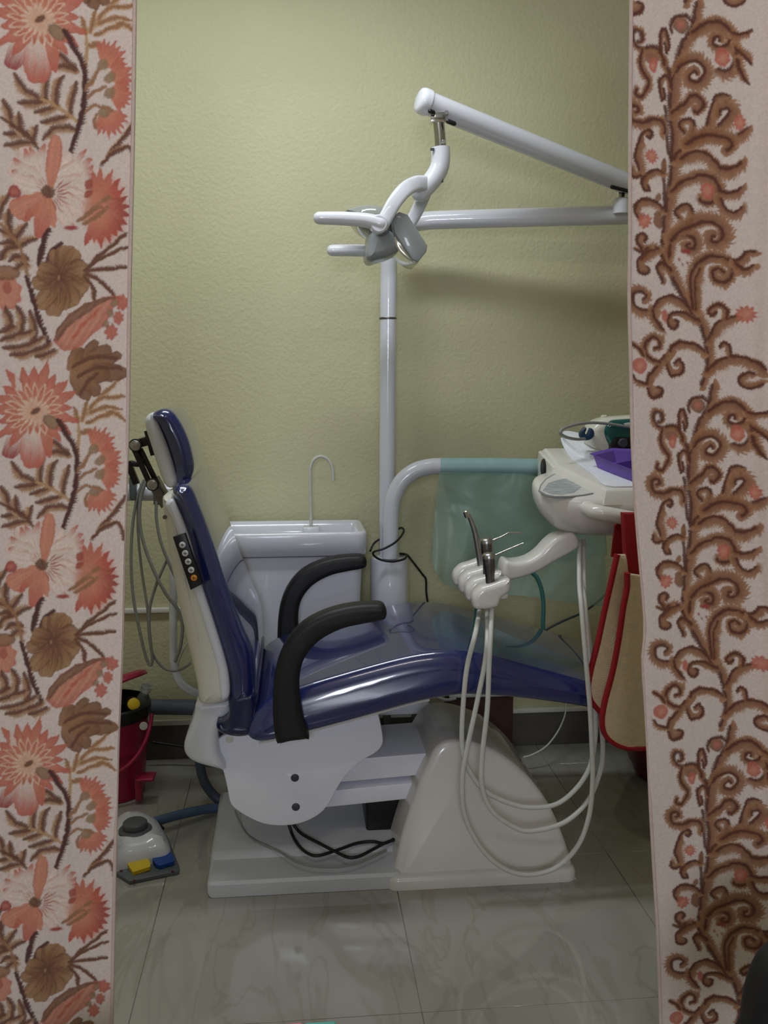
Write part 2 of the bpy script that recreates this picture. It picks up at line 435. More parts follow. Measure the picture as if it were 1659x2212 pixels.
box('pane', WIN[0] - .25, WIN[0] + .25, YB + .012, YB + .016, WIN[2] - .45, WIN[2] + .45, 'window_pane', win, r=0)

# ================================================================== dental chair
YN, YF = 2.213, 2.686                      # near and far side of the base
chair = thing('dental_chair', 'blue vinyl dental chair with black armrests on a white base', 'dental chair', (UZ(840, 1860, 0).x, 2.45, 0))
# --- base plate (ribbed low slab) : cross-section in (y, z), run along x
xa, xb = UZ(447, 1940, 0).x, UZ(846, 1925, 0).x
def xsec(name, sec, x0, x1, m, parent, r=0.012, rnd=3):
    poly = [(p[0], p[1]) for p in sec]
    V, Fc = slab_data(poly, x0, x1, r, rnd)
    V = [Vector((v.y, v.x, v.z)) for v in V]
    return from_data(name, V, Fc, m, parent, 30)
sec = [(YN, 0.001), (YN, 0.034), (YN + .006, 0.042), (YN + .10, 0.049), (YN + .112, 0.060), (YN + .125, 0.064), (YF - .16, 0.068), (YF - .12, 0.078), (YF - .03, 0.078), (YF, 0.06), (YF, 0.001)]
xsec('base_plate', sec, xa, xb + .03, 'grey_white_enamel', chair, 0.016, 5)
# --- flared base cover
bc = [(842, 1928), (850, 1896), (872, 1800), (905, 1700), (930, 1640), (945, 1615), (965, 1602), (1000, 1600), (1050, 1614), (1100, 1642), (1150, 1688), (1196, 1755), (1230, 1840), (1240, 1888), (1243, 1908)]
zt = U(990, 1600, YN + .09).z
def flare(v):
    t = max(0, min(1, v.z / zt)); k = 0.085 * t ** 0.8
    yc = (YN + YF) / 2; s = (v.y - yc) / ((YF - YN) / 2)
    return Vector((v.x, v.y - s * k, v.z))
P = [U(x, y, YN + .085 * (1 - (y - 1600) / 330)) for x, y in bc]
P = catmull(P, 4); poly = [(p.x, max(p.z, 0.001)) for p in P]
V, Fc = slab_data(poly, YN, YF, 0.022, 5); V = [flare(v) for v in V]
cover = from_data('base_cover', V, Fc, 'warm_white', chair, 50)
# moulded foot of the cover
xl, xr = UZ(838, 1934, 0).x, UZ(1247, 1902, 0).x
loft_plan('cover_foot', rrect(xl, xr, YN - .012, YF + .012, 0.03), [(0.0005, 0.0), (0.022, 0.0), (0.03, 0.004), (0.036, 0.014)], 'warm_white', cover)
# --- parallelogram lift arms
def arm(name, a, b, c, d, y0, y1):
    V, Fc = slab_data(pxpoly([a, b, c, d], y0 + .0, 0), y0, y1, 0.003, 2)
    return from_data(name, V, Fc, 'lit_white', chair, 30)
arm('lift_arm', (690, 1646), (960, 1624), (960, 1670), (690, 1694), 2.345, 2.575)
arm('lift_arm', (680, 1712), (960, 1684), (960, 1718), (680, 1747), 2.345, 2.575)
arm('lift_piston', (690, 1672), (905, 1650), (905, 1705), (690, 1722), 2.42, 2.50).data.materials[0] = MATS['black_plastic']
# pump housing on the base plate behind the arms
pa, pb = UZ(800, 1850, .07).x, UZ(880, 1850, .07).x
box('pump', pa, pb, 2.40, 2.58, 0.064, 0.16, 'black_plastic', chair, r=0.008)
# --- white side panels
sp = [(468, 1602), (500, 1582), (600, 1572), (700, 1558), (770, 1540), (808, 1530), (818, 1545), (826, 1585), (826, 1606), (812, 1624), (778, 1644), (752, 1668), (732, 1695), (712, 1732), (690, 1757), (655, 1775), (615, 1782), (570, 1778), (530, 1760), (500, 1737), (492, 1705), (484, 1670), (472, 1636)]
panel = slab('side_panel', sp, 2.29, 2.285, 2.303, 'lit_white', chair, r=0.004, smooth=3, seg=2)
for (x, y) in ((637, 1680), (639, 1743)):
    c = U(x, y, 2.285); disc('bolt', (c.x, 2.286, c.z), 0.0105, 0.004, 'bolt_grey', panel)
c = U(496, 1597, 2.285); disc('bolt_cap', (c.x, 2.286, c.z), 0.010, 0.003, 'cream_plastic', panel)
slab('side_panel', sp, 2.29, 2.597, 2.615, 'lit_white', chair, r=0.004, smooth=3, seg=2)
c1, c2 = U(470, 1600, 2.4), U(800, 1650, 2.4)
box('lift_frame', c1.x + .03, c2.x - .02, 2.35, 2.55, U(600, 1680, 2.3).z, U(600, 1610, 2.3).z, 'dark_steel', chair, r=0.01)
# --- seat cushion : one long curved cushion reaching to the foot end
st = [(536, 1580), (545, 1545), (575, 1510), (640, 1482), (760, 1446), (860, 1419), (925, 1407), (985, 1404), (1050, 1412), (1150, 1437), (1270, 1470), (1400, 1510), (1500, 1545), (1530, 1570), (1500, 1585), (1400, 1560), (1270, 1522), (1150, 1503), (1060, 1494), (985, 1492), (900, 1506), (800, 1533), (700, 1560), (620, 1580), (565, 1592)]
SN, SF = 2.165, 2.735
spoly = pxpoly(st, 2.20, 4)
def mid_z(x):                               # middle height of the cushion at x
    zs_ = []
    for i in range(len(spoly)):
        (ax, az), (bx, bz) = spoly[i], spoly[(i + 1) % len(spoly)]
        if (ax - x) * (bx - x) <= 0 and ax != bx: zs_.append(az + (bz - az) * (x - ax) / (bx - ax))
    return sum((min(zs_), max(zs_))) / 2 if zs_ else None
def splay(v):                               # the sides of the cushion lean outwards towards the bottom
    zc_ = mid_z(v.x)
    if zc_ is None: return v
    s = (v.y - 2.45) / 0.285
    return Vector((v.x, v.y + s * 0.26 * (zc_ - v.z), v.z))
V, Fc = slab_data(spoly, SN, SF, 0.042, 8, flat=0.5)
seat = from_data('seat_cushion', [splay(v) for v in V], Fc, 'blue_vinyl', chair, 70)
# pale aluminium edge under the cushion
eg = [(560, 1597), (620, 1584), (700, 1564), (800, 1537), (900, 1510), (925, 1505)]
P = [U(x, y, 2.20) for x, y in eg]
for yy in (SN + .012, SF - .012):
    tube('edge_strip', [Vector((p.x, yy, p.z)) for p in P], 0.0030, 'white_board', chair, n=8)
# --- seat support tray under the cushion
sb = [(560, 1596), (700, 1562), (900, 1508), (925, 1512), (820, 1545), (700, 1585), (560, 1612)]
slab('seat_support', sb, 2.29, 2.31, 2.59, 'white_enamel', chair, r=0.004, smooth=0, seg=2)
# --- backrest
bk = [(371, 1066), (378, 1050), (395, 1046), (412, 1054), (428, 1090), (455, 1160), (490, 1262), (525, 1352), (546, 1400), (553, 1450), (552, 1500), (530, 1515), (500, 1510), (496, 1460), (480, 1400), (458, 1330), (432, 1250), (408, 1160), (388, 1105)]
zb0, zb1 = U(440, 1500, 2.2).z, U(395, 1046, 2.2).z
def narrow(v):                              # the backrest narrows a little towards the top
    t = max(0, min(1, (v.z - zb0) / (zb1 - zb0))); k = 1 - 0.06 * t * t
    return Vector((v.x, 2.45 + (v.y - 2.45) * k, v.z))
back = slab('backrest_cushion', bk, 2.20, 2.175, 2.725, 'blue_vinyl', chair, r=0.034, smooth=4, seg=6, sharp=70, fn=narrow)
sh = [(347, 1082), (356, 1072), (372, 1072), (385, 1098), (408, 1164), (432, 1254), (458, 1332), (480, 1402), (494, 1455), (497, 1510), (470, 1525), (432, 1522), (424, 1480), (408, 1410), (385, 1310), (366, 1215), (353, 1130)]
shell = slab('backrest_shell', sh, 2.20, 2.19, 2.71, 'cream_plastic', chair, r=0.032, smooth=4, seg=6, sharp=70, fn=narrow)
for (x, y) in ((355, 1118), (452, 1449)):
    c = U(x, y, 2.205); disc('screw', (c.x, 2.213, c.z), 0.005, 0.006, 'dark_steel', shell)
# white bead between shell and cushion
edge = [(366, 1076), (384, 1102), (406, 1166), (430, 1256), (455, 1334), (477, 1404), (490, 1455), (492, 1505)]
V = []
side = slab('shell_side', [(356, 1092), (372, 1078), (386, 1102), (410, 1164), (434, 1254), (460, 1332), (482, 1402), (495, 1455), (496, 1500), (478, 1505), (470, 1440), (450, 1372), (424, 1290), (398, 1200), (375, 1130)], 2.20, 2.181, 2.24, 'white_plastic', shell, r=0.012, smooth=4, seg=4, sharp=70, fn=narrow)
# control pad with five round keys
pad = slab('control_pad', [(376, 1157), (402, 1149), (439, 1257), (414, 1270)], 2.19, 2.166, 2.186, 'black_plastic', chair, r=0.002, smooth=0, seg=2)
for i, (x, y) in enumerate(((394, 1177), (400, 1195), (406.5, 1213), (413, 1231), (419, 1248))):
    c = U(x, y, 2.166)
    k = disc('key', (c.x, 2.1665, c.z), 0.0075, 0.0025, 'orange_button' if i == 4 else 'white_button', pad)
    if i == 4: k['label'] = 'orange key'
    for a in ((1, 0), (0, 1)):
        w, h = (0.0040, 0.0007) if a[0] else (0.0007, 0.0040)
        box('mark', c.x - w, c.x + w, 2.1632, 2.1640, c.z - h, c.z + h, 'ink', pad, r=0)
# hinge cover behind the seat, and the dark fold at the foot of the backrest
slab('hinge_cover', [(424, 1520), (450, 1515), (497, 1512), (499, 1535), (478, 1560), (470, 1590), (474, 1630), (486, 1662), (460, 1658), (420, 1646), (400, 1628), (398, 1604), (410, 1570), (420, 1540)], 2.25, 2.24, 2.66, 'white_plastic', chair, r=0.018, smooth=4, seg=5, sharp=60)
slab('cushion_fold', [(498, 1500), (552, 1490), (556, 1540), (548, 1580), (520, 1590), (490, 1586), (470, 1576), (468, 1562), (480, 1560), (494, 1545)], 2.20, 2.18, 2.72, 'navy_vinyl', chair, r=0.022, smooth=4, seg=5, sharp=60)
# --- headrest
hs = slab('headrest_shell', [(312, 908), (318, 897), (331, 893), (346, 925), (366, 978), (380, 1025), (384, 1044), (370, 1055), (356, 1048), (342, 1015), (326, 965), (315, 930)], 2.33, 2.325, 2.575, 'white_plastic', chair, r=0.018, smooth=4, seg=5, sharp=60)
hc = slab('headrest_cushion', [(328, 898), (340, 886), (358, 882), (374, 890), (392, 916), (407, 950), (416, 985), (419, 1010), (413, 1035), (404, 1047), (388, 1049), (381, 1040), (378, 1010), (362, 958), (344, 918)], 2.33, 2.315, 2.585, 'blue_vinyl', chair, r=0.026, smooth=4, seg=6, sharp=60)
tube('seam', [U(x, y, 2.345) + Vector((0, .0, 0)) for x, y in ((360, 884), (384, 908), (402, 948), (412, 990), (416, 1015), (410, 1040))], 0.0022, 'navy_vinyl', hc, n=6)
def barpx(name, a, b, w, y0, y1, m, parent):
    A, B = U(a[0], a[1], y0), U(b[0], b[1], y0); d = (B - A).normalized(); n = Vector((-d.z, 0, d.x)) * w
    poly = [((A + n - d * w).x, (A + n - d * w).z), ((B + n + d * w).x, (B + n + d * w).z), ((B - n + d * w).x, (B - n + d * w).z), ((A - n - d * w).x, (A - n - d * w).z)]
    V, Fc = slab_data(poly, y0, y1, 0.002, 2); return from_data(name, V, Fc, m, parent, 30)
brk = barpx('headrest_bracket', (300, 958), (322, 952), 0.011, 2.385, 2.515, 'black_plastic', chair)
barpx('link', (287, 966), (324, 1048), 0.0065, 2.375, 2.387, 'black_plastic', brk)
barpx('link', (304, 975), (338, 1043), 0.0065, 2.39, 2.402, 'black_plastic', brk)
barpx('link', (287, 966), (324, 1048), 0.0065, 2.50, 2.512, 'black_plastic', brk)
barpx('post', (330, 1047), (352, 1085), 0.012, 2.41, 2.49, 'dark_steel', brk)
barpx('back_plate', (316, 935), (328, 980), 0.005, 2.37, 2.53, 'black_plastic', brk)
for (x, y) in ((292, 962), (329, 1047)):
    c = U(x, y, 2.37); q = U(x + 11.5, y, 2.37).x - c.x
    disc('washer', (c.x, 2.374, c.z), q * 1.25, 0.004, 'black_plastic', brk)
    disc('bolt', (c.x, 2.370, c.z), q, 0.005, 'brushed_steel', brk)
tube('lock_lever', [U(283, 1000, 2.40), U(296, 1003, 2.40), U(312, 1002, 2.40)], 0.007, 'black_plastic', brk, n=10)
barpx('lever_arm', (277, 1004), (291, 1040), 0.008, 2.40, 2.42, 'black_plastic', brk)
# --- armrests
def armrest(dx, dpx, y0, y1):
    a = [(596, 1590), (590, 1540), (592, 1470), (602, 1420), (622, 1378), (655, 1342), (700, 1318), (750, 1304), (800, 1299), (825, 1301), (833, 1312), (832, 1328), (822, 1335), (780, 1343), (735, 1354), (690, 1378), (660, 1412), (648, 1450), (648, 1500), (655, 1545), (666, 1580), (664, 1588), (628, 1593), (604, 1598)]
    P = catmull([U(x, y, y_arm) for x, y in a], 4, closed=True)
    V, Fc = slab_data([(p.x + dx, p.z) for p in P], y0, y1, 0.016, 5)
    o = from_data('armrest', V, Fc, 'black_rubber', chair, 60)
    c = [U(x, y, y_arm) for x, y in ((604, 1596), (666, 1584), (668, 1590), (606, 1604))]
    V, Fc = slab_data([(p.x + dx, p.z) for p in c], y0 + .012, y1 + (.10 if y0 < 2.4 else 0), 0.0015, 2)
    from_data('mount_plate', V, Fc, 'white_enamel', o, 30)
y_arm = 2.15
armrest(0.0, 0, 2.115, 2.175)
armrest(0.0, 0, 2.725, 2.785)

# ================================================================== spittoon unit
sp0 = U(800, 1150, 2.84)
xr_ = U(792, 1160, 2.84).x; xl_ = U(425, 1160, 2.84).x
zr = U(640, 1151, 2.83).z
spit = thing('spittoon_unit', 'white spittoon basin unit standing behind the dental chair', 'spittoon', ((xl_ + xr_) / 2, 2.96, 0))
rim = rrect(xl_, xr_, 2.83, 3.095, 0.035, 6)
zseam = U(640, 1203, 2.83).z
# rim : hollow tray built ring by ring, outside up, over the lip and down into the bowl
loft_plan('basin', rim, [(zseam, 0.004), (zseam + .003, 0.0), (zr - .012, -0.002), (zr - .003, 0.001), (zr, 0.008), (zr - .002, 0.014), (zr - .012, 0.024), (zr - .03, 0.034), (zr - .04, 0.05), (zr - .046, 0.09)], 'white_enamel', spit, sharp=60)
bx0, bx1 = U(440, 1300, 2.86).x, U(783, 1260, 2.86).x
body = rrect(bx0, bx1, 2.845, 3.08, 0.03, 5)
loft_plan('body', body, [(0.30, 0.05), (0.33, 0.03), (0.50, 0.010), (zseam - .004, 0.0)], 'white_enamel', spit)
px0, px1 = U(570, 1600, 2.95).x, U(700, 1600, 2.95).x
box('pedestal', px0, px1, 2.90, 3.06, 0.0, 0.315, 'grey_white_enamel', spit, r=0.01)
c = U(672, 1140, 2.99)
box('spout_base', c.x - .028, c.x + .028, 2.975, 3.02, zr - .047, zr - .006, 'white_enamel', spit, r=0.006)
tube('spout', [U(x, y, 2.995) for x, y in ((672, 1135), (671, 1080), (670, 1030), (671, 1008), (680, 991), (695, 986), (710, 994), (718, 1012), (720, 1038))], 0.0052, 'white_hose', spit, n=10)
c = U(600, 1140, 2.93)
lathe('drain', [(0.001, .004), (0.03, .004), (0.036, 0), (0.036, -.002)], (c.x, 2.95, zr - .045), 'white_enamel', spit)

# ================================================================== column with lamp and delivery arm
col = thing('equipment_column', 'white round equipment column beside the spittoon with pole and pipe rising from it', 'column', (U(841, 1300, 2.93).x, 2.93, 0))
cx = U(841, 1300, 2.93).x; zt2 = U(841, 1203, 2.93).z; cr = (U(882, 1300, 2.90).x - U(800, 1300, 2.90).x) / 2
lathe('pedestal', [(cr * .9, 0.26), (cr, .27), (cr, zt2 - .01), (cr * .97, zt2 - .002), (cr * .9, zt2), (.01, zt2)], (cx, 2.93, 0), 'white_enamel', col, n=40)
j0, j1 = U(826, 1500, 2.9).x, U(922, 1500, 2.9).x
box('junction_box', j0 - .03, j1, 2.85, 3.06, U(870, 1542, 2.86).z, U(870, 1480, 2.86).z, 'white_enamel', col, r=0.004)
for xx in (j0 + .02, j1 - .03):
    box('leg', xx - .012, xx + .012, 2.94, 2.97, 0.0, U(870, 1540, 2.86).z, 'dark_steel', col, r=0.002)
# lamp pole and its swing arm
lamp = thing('dental_lamp', 'white dental operating lamp on a tall pole with jointed arms', 'lamp', (cx - .01, 2.985, zt2))
pr = (U(855, 700, 2.99).x - U(819, 700, 2.99).x) / 2
pole = [U(836, 1205, 2.99), U(837, 1000, 2.99), U(838, 800, 2.99), U(839, 640, 2.99), U(840, 560, 2.99)]
tube('pole', pole, pr, 'white_enamel', lamp, n=24, smooth=3)
zc_ = U(838, 688, 2.99); lathe('collar', [(pr * 1.03, -.003), (pr * 1.05, -.002), (pr * 1.05, .002), (pr * 1.03, .003)], zc_, 'dark_steel', lamp)
arm_p = [(840, 562, 2.99), (843, 535, 2.99), (855, 508, 2.985), (878, 488, 2.98), (915, 478, 2.97), (960, 475, 2.96), (1100, 471, 2.93), (1250, 467, 2.90), (1360, 464, 2.88), (1400, 463, 2.87)]
rod('swing_arm', [U(*p) for p in arm_p], [pr, 0.0295], 'white_enamel', lamp, n=24, round_end=(False, True))
# spring arm
sa = [(915, 219, 2.66), (950, 234, 2.665), (1360, 400, 2.85), (1420, 424, 2.88)]
S0, S1 = U(*sa[0]), U(*sa[3])
rod('spring_arm', [S0, S0.lerp(S1, .3), S0.lerp(S1, .7), S1], [0.0315, 0.0305], 'white_enamel', lamp, smooth=0, n=24, round_end=(False, True))
dirn = (S1 - S0).normalized(); rr_ = 0.034
V, Fc = tube_data([S0 - dirn * .017, S0 - dirn * .014, S0 - dirn * .008, S0, S0 + dirn * .014, S0 + dirn * .016], [0.024, 0.0305, 0.0345, 0.0357, 0.0357, 0.0325], 24)
from_data('end_cap', V, Fc, 'white_plastic', lamp, 50)
nrm = Vector((-dirn.z, 0, dirn.x)); nrm = nrm if nrm.z < 0 else -nrm
def slot(a, b, w):
    A, B = U(*a), U(*b)
    rod('slot', [A, A.lerp(B, .5), B], w, 'black_plastic', lamp, smooth=0, n=10)
slot((968, 262, 2.640), (981, 267, 2.643), 0.0062)
slot((929, 240, 2.632), (936, 243, 2.635), 0.006)
c = U(964, 244, 2.633); disc('screw', c, 0.0065, 0.005, 'brushed_steel', lamp)
# joint post where the spring arm meets the swing arm
jp = U(1342, 440, 2.86)
lathe('joint_socket', [(0.026, -.03), (0.026, .012), (0.022, .016)], jp, 'white_enamel', lamp, n=24)
box('joint_block', jp.x - .016, jp.x + .016, jp.y - .016, jp.y + .016, jp.z + .012, jp.z + .055, 'chrome', lamp, r=0.003)
slot((1322, 404, 2.818), (1358, 413, 2.828), 0.0055)
box('joint_pin', jp.x - .006, jp.x + .002, jp.y - .022, jp.y - .012, jp.z + .014, jp.z + .05, 'black_plastic', lamp, r=0.001)
# drop post and curved neck
c = U(945, 256, 2.66)
box('yoke', c.x - .021, c.x + .021, 2.645, 2.685, U(945, 266, 2.66).z, U(945, 244, 2.66).z, 'chrome', lamp, r=0.002)
tube('drop_post', [U(946, 262, 2.665), U(949, 290, 2.665), U(951, 322, 2.665)], 0.0172, 'chrome', lamp, smooth=0, n=20)
disc('set_screw', U(958, 306, 2.648), 0.0055, 0.004, 'brushed_steel', lamp)
rod('neck', [U(*p) for p in ((951, 319, 2.665), (952, 340, 2.665), (949, 362, 2.665), (938, 383, 2.663), (922, 402, 2.66), (908, 415, 2.66))], [0.0268, 0.0262], 'white_plastic', lamp, n=24, round_end=(False, True))
c = U(934, 321, 2.638); box('vent_slot', c.x - .004, c.x + .006, 2.643, 2.650, c.z - .003, c.z + .003, 'bolt_grey', lamp, r=0)
c = U(955, 385, 2.64); box('vent_slot', c.x - .005, c.x + .005, 2.650, 2.658, c.z - .008, c.z + .008, 'bolt_grey', lamp, r=0)
# yoke : two curved arms from the neck to the head pivots
def strap(name, pts, w, t, m):
    P = catmull([U(*p) for p in pts], 6)
    V, Fc = [], []; n = len(P)
    for i in range(n):
        d = (P[min(i + 1, n - 1)] - P[max(i - 1, 0)]).normalized()
        a = Vector((-d.z, 0, d.x)).normalized()
        b = d.cross(a)
        ww = w[0] + (w[1] - w[0]) * i / (n - 1)
        for k in range(16):
            th = 2 * math.pi * k / 16
            ca, sa_ = math.cos(th), math.sin(th)
            ca = math.copysign(abs(ca) ** .6, ca); sa_ = math.copysign(abs(sa_) ** .6, sa_)
            V.append(P[i] + a * ca * ww + b * sa_ * t)
    for i in range(n - 1):
        for k in range(16):
            k2 = (k + 1) % 16; Fc.append((i * 16 + k, i * 16 + k2, (i + 1) * 16 + k2, (i + 1) * 16 + k))
    Fc.append(tuple(range(15, -1, -1))); Fc.append(tuple((n - 1) * 16 + k for k in range(16)))
    return from_data(name, V, Fc, m, lamp, 60)
strap('yoke_arm', [(925, 398, 2.655), (900, 397, 2.62), (875, 410, 2.575), (853, 436, 2.555), (836, 466, 2.55), (822, 492, 2.55)], (0.022, 0.0185), 0.012, 'white_plastic')
strap('yoke_arm', [(922, 398, 2.665), (918, 415, 2.70), (908, 440, 2.745), (893, 470, 2.765), (872, 500, 2.77), (850, 528, 2.77)], (0.020, 0.0165), 0.012, 'white_plastic')
# handles on both pivots
rod('handle', [U(*p) for p in ((690, 471, 2.535), (740, 472, 2.535), (790, 476, 2.535), (822, 484, 2.535))], [0.0165, 0.0205], 'white_plastic', lamp, n=20)
rod('handle', [U(*p) for p in ((718, 541, 2.785), (760, 541, 2.785), (810, 542, 2.785), (845, 544, 2.785))], [0.0165, 0.0185], 'white_plastic', lamp, n=20)
c = U(818, 484, 2.53); lathe('pivot', [(0.024, .0), (0.024, .03), (0.020, .034), (.001, .034)], (c.x, 2.553, c.z), 'white_plastic', lamp, M=TO_CAM)
c = U(850, 534, 2.77); lathe('pivot', [(0.022, .0), (0.022, .03)], (c.x, 2.79, c.z), 'white_plastic', lamp, M=TO_CAM)
# head : shallow reflector dish with its rim, grey back housing and side wings
hub0 = U(835, 505, 2.66)
hub = rod('pivot_bar', [U(822, 490, 2.56), U(835, 508, 2.66), U(850, 530, 2.77)], 0.017, 'lamp_grey', lamp, smooth=0, n=16)
slab('rear_housing', [(745, 457), (770, 447), (808, 444), (835, 456), (838, 492), (815, 512), (780, 498), (760, 475)], 2.62, 2.585, 2.74, 'smoked_plastic', lamp, r=0.03, smooth=4, seg=5, sharp=60)
slab('lower_housing', [(798, 500), (825, 490), (858, 515), (862, 540), (840, 555), (815, 562), (800, 566), (790, 556), (792, 530)], 2.62, 2.59, 2.73, 'lamp_grey', lamp, r=0.022, smooth=4, seg=5, sharp=60)
V, Fc = slab_data(pxpoly([(842, 476), (858, 464), (876, 470), (918, 536), (916, 548), (899, 570), (886, 566), (848, 510)], 2.62, 0), 2.57, 2.75, 0.004, 2)
from_data('lamp_shade', V, Fc, 'lamp_grey', lamp, 40)
V, Fc = slab_data(pxpoly([(850, 516), (858, 522), (900, 566), (890, 571), (868, 556), (853, 536)], 2.62, 2), 2.585, 2.735, 0.005, 3)
from_data('reflector', V, Fc, 'lamp_reflector', lamp, 40)

# ================================================================== delivery unit
K, Y0 = 0.20, 2.25
def tilt(v): return Vector((v.x, v.y, v.z + K * (v.y - Y0)))
unit = thing('delivery_unit', 'white dental instrument console carried by an arched white pipe', 'dental console', (cx, 2.90, zt2))
pp = [(842, 1205, 2.89), (843, 1160, 2.89), (844, 1115, 2.89), (850, 1075, 2.89), (868, 1040, 2.89), (895, 1018, 2.89), (925, 1009, 2.89), (955, 1007, 2.89), (1060, 1008, 2.88), (1170, 1010, 2.86), (1300, 1012, 2.83), (1400, 1016, 2.78), (1450, 1030, 2.66), (1450, 1070, 2.55)]
pipe_r = 0.0262
tube('support_pipe', [U(*p) for p in pp], pipe_r, 'white_plastic', unit, n=24, smooth=5)
# lower hull
hx0 = U(1157, 1085, 2.33).x; hx1 = hx0 + 0.54
N = 44; hull = []
for i in range(N):
    a = 2 * math.pi * i / N; ca, sa_ = math.cos(a), math.sin(a)
    hull.append(((hx0 + hx1) / 2 + (hx1 - hx0) / 2 * math.copysign(abs(ca) ** .62, ca), 2.345 + 0.138 * math.copysign(abs(sa_) ** .75, sa_)))
loft_plan('console_hull', hull, [(0.884, 0.115), (0.886, 0.10), (0.896, 0.075), (0.915, 0.038), (0.94, 0.014), (0.965, 0.003), (0.985, 0.0), (1.000, 0.001), (1.008, 0.005), (1.012, 0.012)], 'warm_white', unit, fn=tilt, sharp=60)
# raised tray body with a slanting left side
def tp(px, py): p = UP(px, py, 1.036, K, Y0); return (p.x, p.y)
ya = UP(1310, 1055, 1.036, K, Y0)
tr = [(ya.x, 2.225), (hx1 - .07, 2.225), (hx1 - .07, 2.60), (U(1176, 968, 2.60).x, 2.60), (U(1176, 968, 2.60).x - .004, 2.50), (U(1200, 1010, 2.45).x, 2.43)]
loft_plan('tray_body', tr, [(1.000, -0.016), (1.010, -0.013), (1.028, -0.004), (1.034, 0.001), (1.036, 0.006)], 'warm_white', unit, fn=tilt, sharp=30)
# round black port on the left cheek
c = U(1182, 1010, 2.50)
box('cheek', U(1173, 1010, 2.60).x - .017, hx1 - .075, 2.44, 2.598, 0.90, 1.030, 'warm_white', unit, r=0.006, fn=tilt)
lathe('port', [(.001, .003), (0.022, .003), (0.026, .0), (0.026, -.004)], (U(1173, 1010, 2.60).x - .018, 2.530, U(1181, 1010, 2.535).z), 'black_plastic', unit, M=Matrix.Rotation(math.radians(-90), 3, 'Y'))
# D-shaped key panel let into the hull
def hp(px, py, dz=0.0): return UP(px, py, 1.0125 + dz, K, Y0)
dpts = [(1163, 1062), (1167, 1050), (1178, 1037), (1196, 1026), (1221, 1017), (1252, 1042), (1286, 1067), (1262, 1072), (1232, 1075), (1200, 1075), (1178, 1071)]
def plate(name, pts, dz0, dz1, m, parent, shrink=1.0):
    cxp = sum(p[0] for p in pts) / len(pts); cyp = sum(p[1] for p in pts) / len(pts)
    q = [(cxp + (x - cxp) * shrink, cyp + (y - cyp) * shrink) for x, y in pts]
    A = [hp(x, y, dz0) for x, y in q]; n = len(A)
    V = A + [a + Vector((0, 0, dz1 - dz0)) for a in A]
    Fc = [tuple(range(n)), tuple(range(2 * n - 1, n - 1, -1))] + [(i, (i + 1) % n, n + (i + 1) % n, n + i) for i in range(n)]
    return from_data(name, V, Fc, m, parent, 30)
kp = plate('key_panel', dpts, -0.001, 0.0022, 'lamp_grey', unit)
plate('panel_face', dpts, 0.0, 0.003, 'white_board', kp, 0.93)
plate('printed_area', [(1172, 1062), (1184, 1046), (1206, 1038), (1232, 1034), (1256, 1054), (1240, 1066), (1214, 1071), (1192, 1070)], 0.001, 0.0036, 'panel_print', kp, 1.0)
# grab handle
rod('grab_handle', [U(*p) for p in ((1262, 1092, 2.255), (1272, 1100, 2.215), (1292, 1107, 2.185), (1325, 1113, 2.175), (1370, 1122, 2.17), (1450, 1138, 2.17), (1480, 1132, 2.20), (1490, 1120, 2.25))], 0.0185, 'warm_white', unit, n=20)
# bracket that carries the instruments
slab('instrument_arm', [(1250, 1178), (1238, 1150), (1205, 1158), (1186, 1172), (1165, 1194), (1140, 1209), (1110, 1214), (1092, 1212), (1085, 1240), (1098, 1252), (1130, 1246), (1165, 1232), (1195, 1214), (1225, 1198)], 2.28, 2.27, 2.35, 'warm_white', unit, r=0.012, smooth=4, seg=4, sharp=60)
hold = [(1022, 1304), (1024, 1286), (1040, 1269), (1062, 1262), (1098, 1250), (1104, 1262), (1100, 1280), (1084, 1292), (1078, 1308), (1070, 1314), (1030, 1317)]
for i in range(4):
    Pq = catmull([U(x, y, 2.15) for x, y in hold], 4, closed=True)
    V, Fc = slab_data([(p.x - .004 * i, p.z + .004 * i) for p in Pq], 2.145 + i * .068, 2.195 + i * .068, 0.014, 5)
    from_data('holder_slot', V, Fc, 'warm_white', unit, 60)
q0, q1 = U(1040, 1268, 2.15), U(1106, 1290, 2.15)
box('holder_plate', q0.x + .01, q1.x - .004, 2.16, 2.385, q1.z - .01, q0.z - .016, 'warm_white', unit, r=0.01)

# ================================================================== instruments with their hoses
def Z6(pts, Y):          # helper for hose paths
    out = []
    for i, (x, y) in enumerate(pts):
        yy = Y if not isinstance(Y, (list, tuple)) else float(np.interp(i / (len(pts) - 1), np.linspace(0, 1, len(Y)), Y))
        out.append(U(800 + x / 2.592, 1280 + y / 2.592, yy))
    return out
hand = thing('dental_handpiece', 'tall bent steel dental handpiece at the back of the instrument holder', 'dental tool', U(1036, 1222, 2.32))
tube('body', [U(1041, 1262, 2.32), U(1038, 1220, 2.32), U(1032, 1180, 2.32), U(1026, 1150, 2.32), U(1018, 1126, 2.32), U(1012, 1112, 2.32)], [0.0085, 0.0085, 0.0078, 0.0062, 0.0055], 'brushed_steel', hand, n=14)
lathe('head', [(0.0075, -.004), (0.0080, .0), (0.0080, .012), (0.006, .014)], U(1009, 1114, 2.32), 'chrome', hand, n=16, M=Matrix.Rotation(math.radians(-18), 3, 'Y'))
tube('hose', Z6([(612, 95), (590, 220), (545, 400), (525, 560), (512, 780), (520, 900), (555, 1000), (640, 1110), (780, 1180), (900, 1203), (1040, 1185), (1150, 1100), (1225, 985), (1255, 850), (1262, 700), (1240, 500), (1215, 250), (1200, 60), (1185, -60), (1180, -290)], [2.30] + [2.140] * 15 + [2.146, 2.16, 2.22, 2.34]), 0.0062, 'white_hose', hand, n=10)
